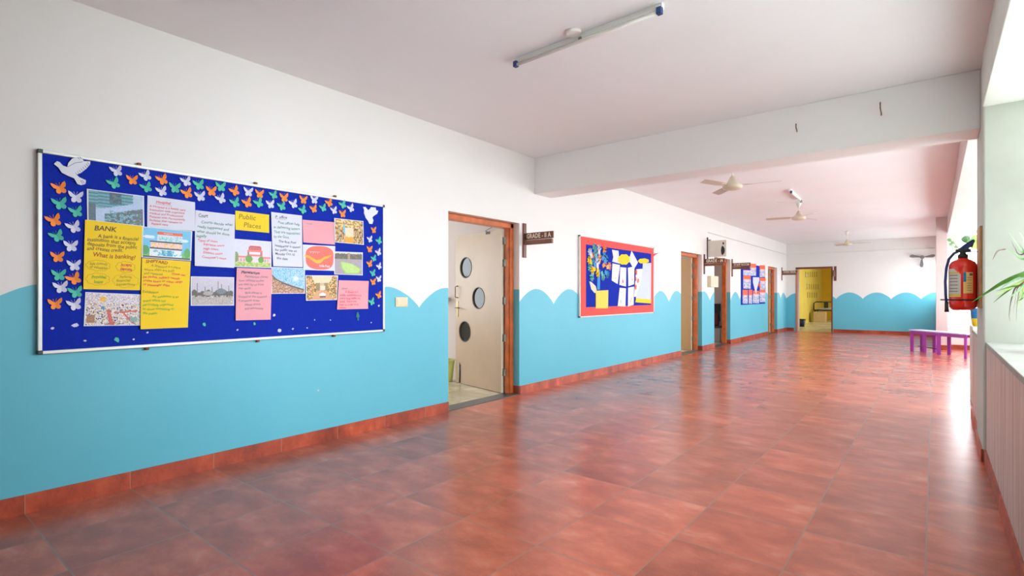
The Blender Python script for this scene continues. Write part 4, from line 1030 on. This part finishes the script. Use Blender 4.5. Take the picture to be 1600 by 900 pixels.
def ceiling_fan(x, y, ang, drop, lab, first=None):
    r_ = empty('ceiling_fan', (x, y, ZC), lab, 'ceiling fan', 'ceiling fans', rz=ang)
    B().lathe([(.018, -.13), (.05, -.06), (.062, -.0)], M_whitepl, n=24).build('canopy', r_)
    B().lathe([(.012, -drop), (.012, -.1)], M_whitepl, n=12).build('down_rod', r_)
    z = -drop
    B().lathe([(.02, z+.1), (.032, z+.085), (.045, z+.05), (.05, z+.045), (.06, z+.02), (.065, z+.015), (.085, z-.01), (.125, z-.03), (.135, z-.05), (.13, z-.075), (.1, z-.09), (.05, z-.1)], M_fan, n=36).build('motor_housing', r_)
    for k in range(3):
        a = 2*pi*k/3; ca, sa = cos(a), sin(a)
        bl = B(); tf = lambda p: (p[0]*ca-p[1]*sa, p[0]*sa+p[1]*ca, p[2])
        prof = [(.16, .035), (.24, .05), (.3, .062), (.55, .066), (.6, .06), (.62, .04)]
        top = []; 
        for d, h_ in prof: top.append([tf((d, -h_, z-.035-.012)), tf((d, h_, z-.035+.012))])
        vs = []; fs = []
        for (p0, p1) in top: vs += [p0, p1, (p1[0], p1[1], p1[2]-.004), (p0[0], p0[1], p0[2]-.004)]
        for i in range(len(top)-1):
            o_ = i*4
            for e_ in range(4): fs.append((o_+e_, o_+(e_+1) % 4, o_+4+(e_+1) % 4, o_+4+e_))
        fs += [(3, 2, 1, 0), tuple((len(top)-1)*4+i for i in range(4))]
        bl.add(vs, fs, M_fanblade); 
        vs = [tf((.1, -.02, z-.03)), tf((.1, .02, z-.03)), tf((.26, .03, z-.03)), tf((.26, -.03, z-.042))]; vs += [(a_, b__, c__-.006) for a_, b__, c__ in vs]
        bl.add(vs, [(0, 1, 2, 3), (7, 6, 5, 4), (0, 4, 5, 1), (1, 5, 6, 2), (2, 6, 7, 3), (3, 7, 4, 0)], M_fan)
        bl.build('fan_blade', r_)
    return r_
ceiling_fan(-2.24, 7.81, math.radians(8.7), .38, 'nearest ceiling fan, just past the cross beam')
ceiling_fan(-2.23, 12.44, math.radians(70), .30, 'middle ceiling fan, at the end of the far tube light')
ceiling_fan(-2.12, 19.3, math.radians(6), .34, 'farthest ceiling fan, near the far wall')

# rusty hooks on the beam face
for i, p in enumerate([(1244, 200), (1375, 170)]):
    q = on_y(*p, 6.14); k = 1+.5*i
    b_ = B().tube([(0, 0, .03*k), (.004, -.03, .035*k), (.004, -.035, 0), (.012, -.03, -.035*k), (.01, -.012, -.045*k)], .0045, M_rust, 8)
    o = b_.build('beam_hook', loc=q); tag(o, ['small rusty hook on the cross beam, left one', 'larger rusty hook on the cross beam near the pillar'][i], 'hook', 'rusty beam hooks')

# dark wall fan on far wall top right
r_ = empty('wall_fan', on_y(1441, 402, YF-.02), 'dark three-bladed wall fan high on the far wall beside the far pillar', 'fan')
B().lathe([(.05, -.13), (.06, -.08), (.05, -.03), (.03, .02)], mat('grey_enamel', (120, 116, 114), .5), axis='Y', n=20).build('motor_housing', r_)
for a, L in ((172, .34), (8, .34), (-92, .34)):
    a = math.radians(a); ca, sa = cos(a), sin(a)
    B().prism([(x*ca-y_*sa, x*sa+y_*ca) for x, y_ in ((.05, -.015), (.12, -.035), (.28, -.06), (L, -.03), (L, .03), (.26, .045), (.12, .02), (.05, .015))], 0, .006, mat('grey_enamel', 0), tf=lambda v: (v[0], -.09+v[2], v[1])).build('fan_blade', r_)

# ================================================================= FIRE EXTINGUISHER on the near pillar
ex = empty('fire_extinguisher', (.196, 6.12, 1.262), 'red fire extinguisher with paper labels hung on the near pillar', 'fire extinguisher')
R = .098
B().lathe([(R*.80, 0), (R*.93, .012), (R, .05), (R, .36), (R*.97, .385), (R*.85, .41), (R*.6, .428), (.04, .436), (.035, .445)], M_ext, n=48).build('cylinder', ex)
B().lathe([(R*.7, -.012), (R*.84, .0), (R*.84, .02)], M_ext, n=40).build('base_ring', ex)
B().lathe([(.03, .443), (.036, .45), (.036, .475), (.022, .485), (.02, .50)], M_black, n=20).build('valve_neck', ex)
hd = B(); hd.rbox(-.05, .055, -.014, .014, .495, .525, M_black, .005); hd.tube([(-.03, 0, .51), (.02, 0, .56), (.075, 0, .6)], [.014, .013, .01], M_blueblk, 8)
hd.tube([(-.02, 0, .52), (.03, 0, .535), (.06, 0, .55), (.075, 0, .6)], [.009, .008, .008, .006], M_blueblk, 8)
hd.prism([(-.03, .5), (.02, .545), (.075, .6), (.08, .585), (.05, .545), (.035, .515)], -.01, .01, M_blueblk, tf=lambda v: (v[0], v[2], v[1])); hd.build('carry_handle', ex)
ho = B(); ho.tube([(-.03, 0, .505), (-.06, -.01, .49), (-.095, -.02, .44), (-.112, -.025, .36), (-.12, -.03, .24), (-.117, -.03, .12), (-.112, -.03, .05)], .011, M_blueblk, 12); ho.build('hose', ex)
B().tube([(-.112, -.03, .06), (-.111, -.03, .0), (-.11, -.03, -.03)], [.013, .014, .017], M_black, 12).build('nozzle', ex)
st = B(); st.lathe([(R+.001, .072), (R+.003, .072), (R+.003, .084), (R+.001, .084)], M_black, n=48, cap=False); st.box(-.155, -R, -.008, .008, .072, .084, M_black); st.build('strap', ex)
B().tube([(.03, 0, .5), (.085, .0, .497), (.099, 0, .5)], .004, M_black, 8).build('hanging_hook', ex)
va = math.atan2(-6.12, -.20)               # direction towards the corridor viewer
def lbl(name, a0, a1, z0, z1, m, r=.0012, cut_=0):
    b = B(); n = 14; vs = []
    for k in range(n+1):
        a = va+math.radians(a0+(a1-a0)*k/n)
        rr = R+r; zt = z1-(cut_*max(0, (k/n-.6))/.4)
        vs += [(rr*cos(a), rr*sin(a), z0), (rr*cos(a), rr*sin(a), zt)]
    b.add(vs, [(2*k, 2*k+2, 2*k+3, 2*k+1) for k in range(n)], m, True); return b.build(name, ex)
LW = paper_mat('label_grey', (214, 206, 196)); LY = paper_mat('label_yellow', (222, 200, 40)); LC = paper_mat('label_cream', (246, 208, 130)); LB = paper_mat('label_blue', (40, 140, 190)); LK = paper_mat('label_print', (110, 110, 100))
lbl('instruction_label', -82, -8, .105, .352, LW, cut_=.05); lbl('label_band', -82, -8, .108, .125, LY, .0018); lbl('label_band', -82, -14, .312, .322, LY, .0018)
for z in (.29, .262, .235, .205, .175, .15): lbl('label_print', -62, -20, z, z+.006, LK, .002)
lbl('maker_label', 2, 42, .135, .318, LC); lbl('label_patch', 2, 13, .235, .318, LB, .0018); lbl('label_patch', 26, 40, .288, .308, LK, .0018)
for z in (.27, .25, .22, .2, .18, .16): lbl('label_print', 16, 36, z, z+.003, LK, .002)
# wooden backing strip
o = B().rbox(.297, .315, 5.92, 6.32, 1.27, 1.965, M_pine, .003).build('backing_board'); tag(o, 'varnished wooden backing board behind the fire extinguisher', 'wooden board')

# ================================================================= PURPLE BENCH
bp = [(-.341, 16.3), (-.073, 16.12), (.193, 15.80), (.626, 15.30)]
d = Vector((.967, -1.0, 0)); ang = math.atan2(d.y, d.x); Lb = d.length
bn = empty('bench', (bp[0][0]+d.x/2, bp[0][1]+d.y/2+.02, 0), 'long low purple bench with a lilac top in front of the far pillar', 'bench', rz=ang)
B().rbox(-Lb/2-.06, Lb/2+.05, -.16, .18, .50, .53, M_lilac, .006).build('seat_top', bn)
B().rbox(-Lb/2-.03, Lb/2+.03, -.14, -.11, .43, .50, M_purple, .004).build('apron', bn); B().rbox(-Lb/2-.03, Lb/2+.03, .12, .15, .43, .50, M_purple, .004).build('apron', bn)
for x in (-Lb/2+.01, -Lb/2+.36, -Lb/2+.74, Lb/2-.0):
    w_ = .038 if x < .5 else .02
    for yy in (-.13, .13): B().rbox(x-w_, x+w_, yy-.018, yy+.018, 0, .5, M_purple, .004).build('leg', bn)
B().tube([(-Lb/2+.03, 0, .13), (-Lb/2+.7, 0, .11)], .01, M_black, 8).build('foot_rail', bn)

# blue and yellow bin on the white ledge
bn2 = empty('waste_bin', (.455, 8.95, .985), 'small blue and yellow bin standing on the white ledge past the pillar', 'bin')
B().lathe([(.075, 0), (.09, .1)], M_yellow, n=24).build('lower_body', bn2); B().lathe([(.09, .1), (.098, .2), (.1, .23)], M_cyanpl, n=24).build('upper_body', bn2)

# ================================================================= PLANTS
def leaf_blade(b, pts, w0, m, droop=0, fold=.25):
    pts = [Vector(p) for p in pts]; n = len(pts)
    # resample smoothly
    P = []
    for i in range(n-1):
        p0 = pts[max(i-1, 0)]; p1 = pts[i]; p2 = pts[i+1]; p3 = pts[min(i+2, n-1)]
        for k in range(6):
            t = k/6; P.append(.5*((2*p1)+(p2-p0)*t+(2*p0-5*p1+4*p2-p3)*t*t+(3*p1-p0-3*p2+p3)*t**3))
    P.append(pts[-1]); n = len(P); vs = []; fs = []
    for i, p in enumerate(P):
        t = (P[min(i+1, n-1)]-P[max(i-1, 0)]).normalized(); side = t.cross(Vector((.62, -.6, .5))).normalized(); nn = side.cross(t)
        q = i/(n-1); w_ = 1.35*w0*min(1, .35+q*3)*(1-q**2.2)+.0006
        vs += [p-side*w_, p+nn*w_*fold, p+side*w_]
    for i in range(n-1):
        a = i*3; fs += [(a, a+1, a+4, a+3), (a+1, a+2, a+5, a+4)]
    b.add(vs, fs, m, True)
F0 = 3.5
pot = at(1672, 470, 3.5)
pl = empty('spider_plant', (pot.x, pot.y, .992), 'spider plant with long arching green and dry leaves at the right edge above the sill', 'potted plant')
def plp(b, nm):
    o = b.build(nm, pl); o.matrix_parent_inverse = Matrix.Translation(-pl.location); return o
plp(B().lathe([(.07, .992), (.075, 1.0), (.1, 1.16), (.108, 1.165), (.108, 1.19), (.095, 1.19), (.09, 1.16)], mat('terracotta', (176, 96, 66), .7), (pot.x, pot.y, 0), 28), 'pot')
plp(B().lathe([(.001, 1.165), (.09, 1.165)], mat('soil', (60, 46, 36), .9), (pot.x, pot.y, 0), 20, cap=False), 'soil')
c0 = Vector((pot.x, pot.y, 1.165))
leaves = [([(1600, 428), (1570, 440), (1545, 455), (1519, 472)], M_leafg, .013), ([(1600, 395), (1588, 380), (1576, 362)], M_leafg, .011), ([(1610, 400), (1600, 375), (1592, 362)], M_leafg, .010),
 ([(1600, 405), (1585, 396), (1571, 389)], M_leafg, .009), ([(1596, 398), (1586, 388), (1580, 376)], M_leafb, .004), ([(1567, 390), (1558, 393), (1551, 406)], M_leafb, .004),
 ([(1600, 440), (1575, 452), (1553, 462)], M_leafy, .008), ([(1600, 438), (1570, 458), (1552, 473)], M_leafg, .006), ([(1600, 445), (1580, 448), (1556, 455)], M_leafg, .007), ([(1600, 432), (1580, 440), (1562, 452)], M_leafd, .009),
 ([(1592, 445), (1581, 465), (1577, 490), (1578, 503)], M_leafb, .004), ([(1594, 445), (1586, 470), (1583, 492)], M_leafb, .004), ([(1598, 448), (1590, 470), (1588, 502)], M_leafb, .003), ([(1604, 440), (1597, 462), (1590, 482)], M_yellowleaf if 'M_yellowleaf' in globals() else M_leafy, .006), ([(1604, 455), (1598, 466), (1590, 470)], M_leafg, .006), ([(1606, 450), (1604, 480), (1603, 500)], M_leafb, .003),
 ([(1604, 436), (1588, 444), (1570, 450)], M_leafy, .007), ([(1606, 442), (1590, 456), (1574, 466)], M_leafg, .007), ([(1602, 446), (1594, 462), (1586, 476)], M_leafy, .006), ([(1606, 400), (1598, 388), (1590, 378)], M_leafd, .007)]
for i, (p, m, w_) in enumerate(leaves):
    f0 = 3.5+.1*sin(i*2.1)
    W = [at(a, b__, f0+.04*j*cos(i*1.7)) for j, (a, b__) in enumerate(p)]
    mid = c0*.5+W[0]*.5; mid.z = max(c0.z, W[0].z)+.04
    if m is M_leafb and p[0][0] < 1570: pts = W          # the arching dry tip joins its leaf
    else: pts = [c0, mid]+W
    if m is M_leafb and p[0][0] < 1570: pts = [at(1572, 389.5, f0)]+W
    b_ = B(); leaf_blade(b_, pts, w_, m); plp(b_, 'leaf')

# climbing plant past the pillar, rooted in a pot on the far parapet end
pc = Vector((.47, 7.55, .992))
cp = empty('climbing_plant', pc, 'bright broad-leaved climbing plant rising from a pot behind the near pillar', 'potted plant')
def cpp(b, nm):
    o = b.build(nm, cp); o.matrix_parent_inverse = Matrix.Translation(-cp.location); return o
cpp(B().lathe([(.055, .992), (.075, 1.13), (.08, 1.13), (.08, 1.15), (.07, 1.15)], mat('terracotta', 0), (pc.x, pc.y, 0), 24), 'pot')
f7 = 5.85
def fan_leaf(b, c_, r, m, tilt):
    vs = [c_]; n = 14
    ux = Vector((CN, SN, 0)); uz = Vector((0, 0, 1)); un = Vector((-SN, CN, 0))
    for k in range(n):
        a = 2*pi*k/n; rr = 1.6*r*(1-.35*max(0, cos(a-tilt))**6)
        vs.append(c_+ux*rr*cos(a)+uz*rr*sin(a)*.8+un*(.3*r*cos(a*2)))
    b.add(vs, [(0, i, i % n+1) for i in range(1, n+1)], m, True)
stp = [pc+Vector((0, 0, .1)), Vector((pc.x+.03, pc.y, 1.6)), at(1530, 392, f7), at(1518, 384, f7), at(1510, 378, f7)]
b_ = B().tube(stp, .004, M_leafy, 6); cpp(b_, 'stem')
for (x, y_, r, m) in ((1510, 374, .034, M_leafd), (1518, 377, .032, M_leafg), (1524, 372, .03, M_leafy), (1527, 382, .038, M_leafy), (1521, 384, .024, M_leafg), (1529, 374, .03, M_leafg)):
    b_ = B(); fan_leaf(b_, at(x, y_, f7+random.uniform(-.05, .05)), r, m, random.random()*6); cpp(b_, 'leaf')
b_ = B().tube([at(1518, 384, f7), at(1505, 384, f7), at(1499, 390, f7), at(1492, 381, f7), at(1483, 374, f7)], .0025, M_stem, 6); cpp(b_, 'trailing_stem')
for (x, y_, r) in ((1484, 375, .016), (1489, 379, .014), (1486, 382, .013), (1494, 386, .012)):
    b_ = B(); fan_leaf(b_, at(x, y_, f7), r, M_leafd, 1); cpp(b_, 'leaf')

# ================================================================= THINGS INSIDE THE ROOMS
# yellow bin behind first door
yb_ = empty('waste_bin', (-6.10, 5.95, .004), 'pale yellow plastic bin behind the open door of the nearest classroom', 'bin')
B().lathe([(.085, 0), (.09, .01), (.125, .33), (.118, .33), (.085, .02)], M_yplastic, n=28, cap=True).build('bin_body', yb_); B().lathe([(.122, .32), (.134, .325), (.134, .345), (.12, .345)], M_yplastic, n=28, cap=False).build('rim', yb_)
# shelf ledge seen left of the door leaf
o = B().rbox(-8.6, -6.25, 6.02, 6.18, 1.28, 1.34, M_cream, .006).build('wall_shelf'); tag(o, 'pale wall ledge inside the nearest classroom', 'shelf')
# dark chair with a bag in third room
ch = empty('office_chair', (-4.98, 15.62, .004), 'dark chair just inside the third doorway', 'chair', rz=.4)
B().rbox(-.2, .2, -.2, .2, .43, .49, M_black, .02).build('seat', ch); B().rbox(-.19, .19, .17, .21, .6, 1.12, M_black, .02).build('backrest', ch)
for x in (-.18, .18):
    for y_ in (-.18, .18): B().lathe([(.012, 0), (.012, .45 if y_ < 0 else .9)], M_steel, (x, y_, 0), 10).build('leg', ch)
o = B().rbox(-.13, .13, -.09, .09, 0, .36, mat('maroon_fabric', (90, 24, 34), .8), .04, 3).build('school_bag', loc=(-4.98, 15.60, .495)); tag(o, 'dark red bag on the chair inside the third doorway', 'bag')
# blue bunting in 2nd room top
o = B().box(-5.6, -4.9, 13.42, 13.5, 2.15, 2.25, M_cyanpl).build('shelf_board'); tag(o, 'blue board high inside the second classroom', 'board')

# yellow room
q = Vector((-4.52, 25.8, .002))
bk = empty('bucket', q, 'navy bucket on the floor just inside the yellow room', 'bucket')
B().lathe([(.12, 0), (.165, .32), (.155, .32), (.115, .02)], M_navy, n=28).build('bucket_body', bk); B().lathe([(.16, .3), (.175, .305), (.175, .33), (.158, .33)], M_navy, n=28, cap=False).build('rim', bk)
# papers on the yellow wall
k = 0
rows = [(429, 1259, 6), (448, 1261, 6), (461, 1262, 5)]
for ri, (py, px, n_) in enumerate(rows):
    for i in range(n_):
        p_ = on_x(px+i*3.4, py, -5.0)
        o = B().rbox(-5.0, -4.997, p_.y-.13, p_.y+.13, p_.z-.14, p_.z+.14, paper_mat('kraft', (186, 150, 66)), .001).build('wall_paper_sheet'); 
        tag(o, 'small brown sheet on the left wall of the yellow room, %s in the %s row' % (ORD[i], ['top', 'middle', 'bottom'][ri]), 'paper sheet', 'sheets on the yellow room wall')
for i, (px, py, s_) in enumerate([(1257.5, 431, .06), (1260, 430, .07), (1262, 431, .06), (1260.5, 441, .08), (1261.5, 447, .07), (1249.5, 446, .09), (1250, 452, .07)]):
    p_ = on_x(px, py, -4.99); o = B().lathe([(s_*.9, 0), (s_*.5, .01), (s_*.05, .03)], PWB, (0, 0, 0), 7, axis='X').build('paper_flower', loc=(-4.999, p_.y, p_.z)); tag(o, ['white paper flower on the yellow wall, left of the upper three', 'middle white paper flower of the upper three on the yellow wall', 'right white paper flower of the upper three on the yellow wall', 'upper white paper flower of the hanging pair on the yellow wall', 'lower white paper flower of the hanging pair on the yellow wall', 'upper white paper flower nearest the yellow room door', 'lower white paper flower nearest the yellow room door'][i], 'paper flower', 'paper flowers on the yellow wall')
# desk with box and black bench frame
bc = on_z(1290, 502, 0.0)
dk = empty('cot', (-3.85, 31.35, .002), 'black-framed cot with a pale mattress at the back of the yellow room', 'cot')
B().rbox(-1.0, 1.0, -.4, .4, .56, .62, M_black, .01).build('frame', dk); B().rbox(-.8, .95, -.36, .36, .62, .72, M_cloth, .03, 3).build('mattress', dk)
B().tube([(-1, -.38, .6), (-1, -.38, .95), (-.9, -.38, 1.02), (.9, -.38, 1.02)], .025, M_black, 8).build('side_rail', dk)
B().rbox(-.55, -.35, -.42, -.38, .72, 1.02, M_black, .01).build('rail_panel', dk)
for x in (-.95, .95):
    for y_ in (-.36, .36): B().lathe([(.025, 0), (.025, .58)], M_black, (x, y_, 0), 10).build('leg', dk)
cb_ = empty('storage_box', (-4.52, 30.62, .002), 'beige storage box in front of the cot in the yellow room', 'box')
B().rbox(-.27, .27, -.2, .2, 0, .52, M_box, .008).build('body', cb_); B().rbox(-.25, .25, -.206, -.2, .03, .49, M_box, .003).build('front_panel', cb_)
r_ = empty('wall_fitting', (-3.75, 34.48, 2.6), 'small dark fitting high on the back wall of the yellow room', 'fitting'); B().lathe([(.1, -.12), (.08, -.02), (.05, .02)], M_brownframe, axis='Y', n=16).build('fitting_body', r_)

# strip lintel shelf inside first room ceiling side -- nothing further
bpy.context.view_layer.update()
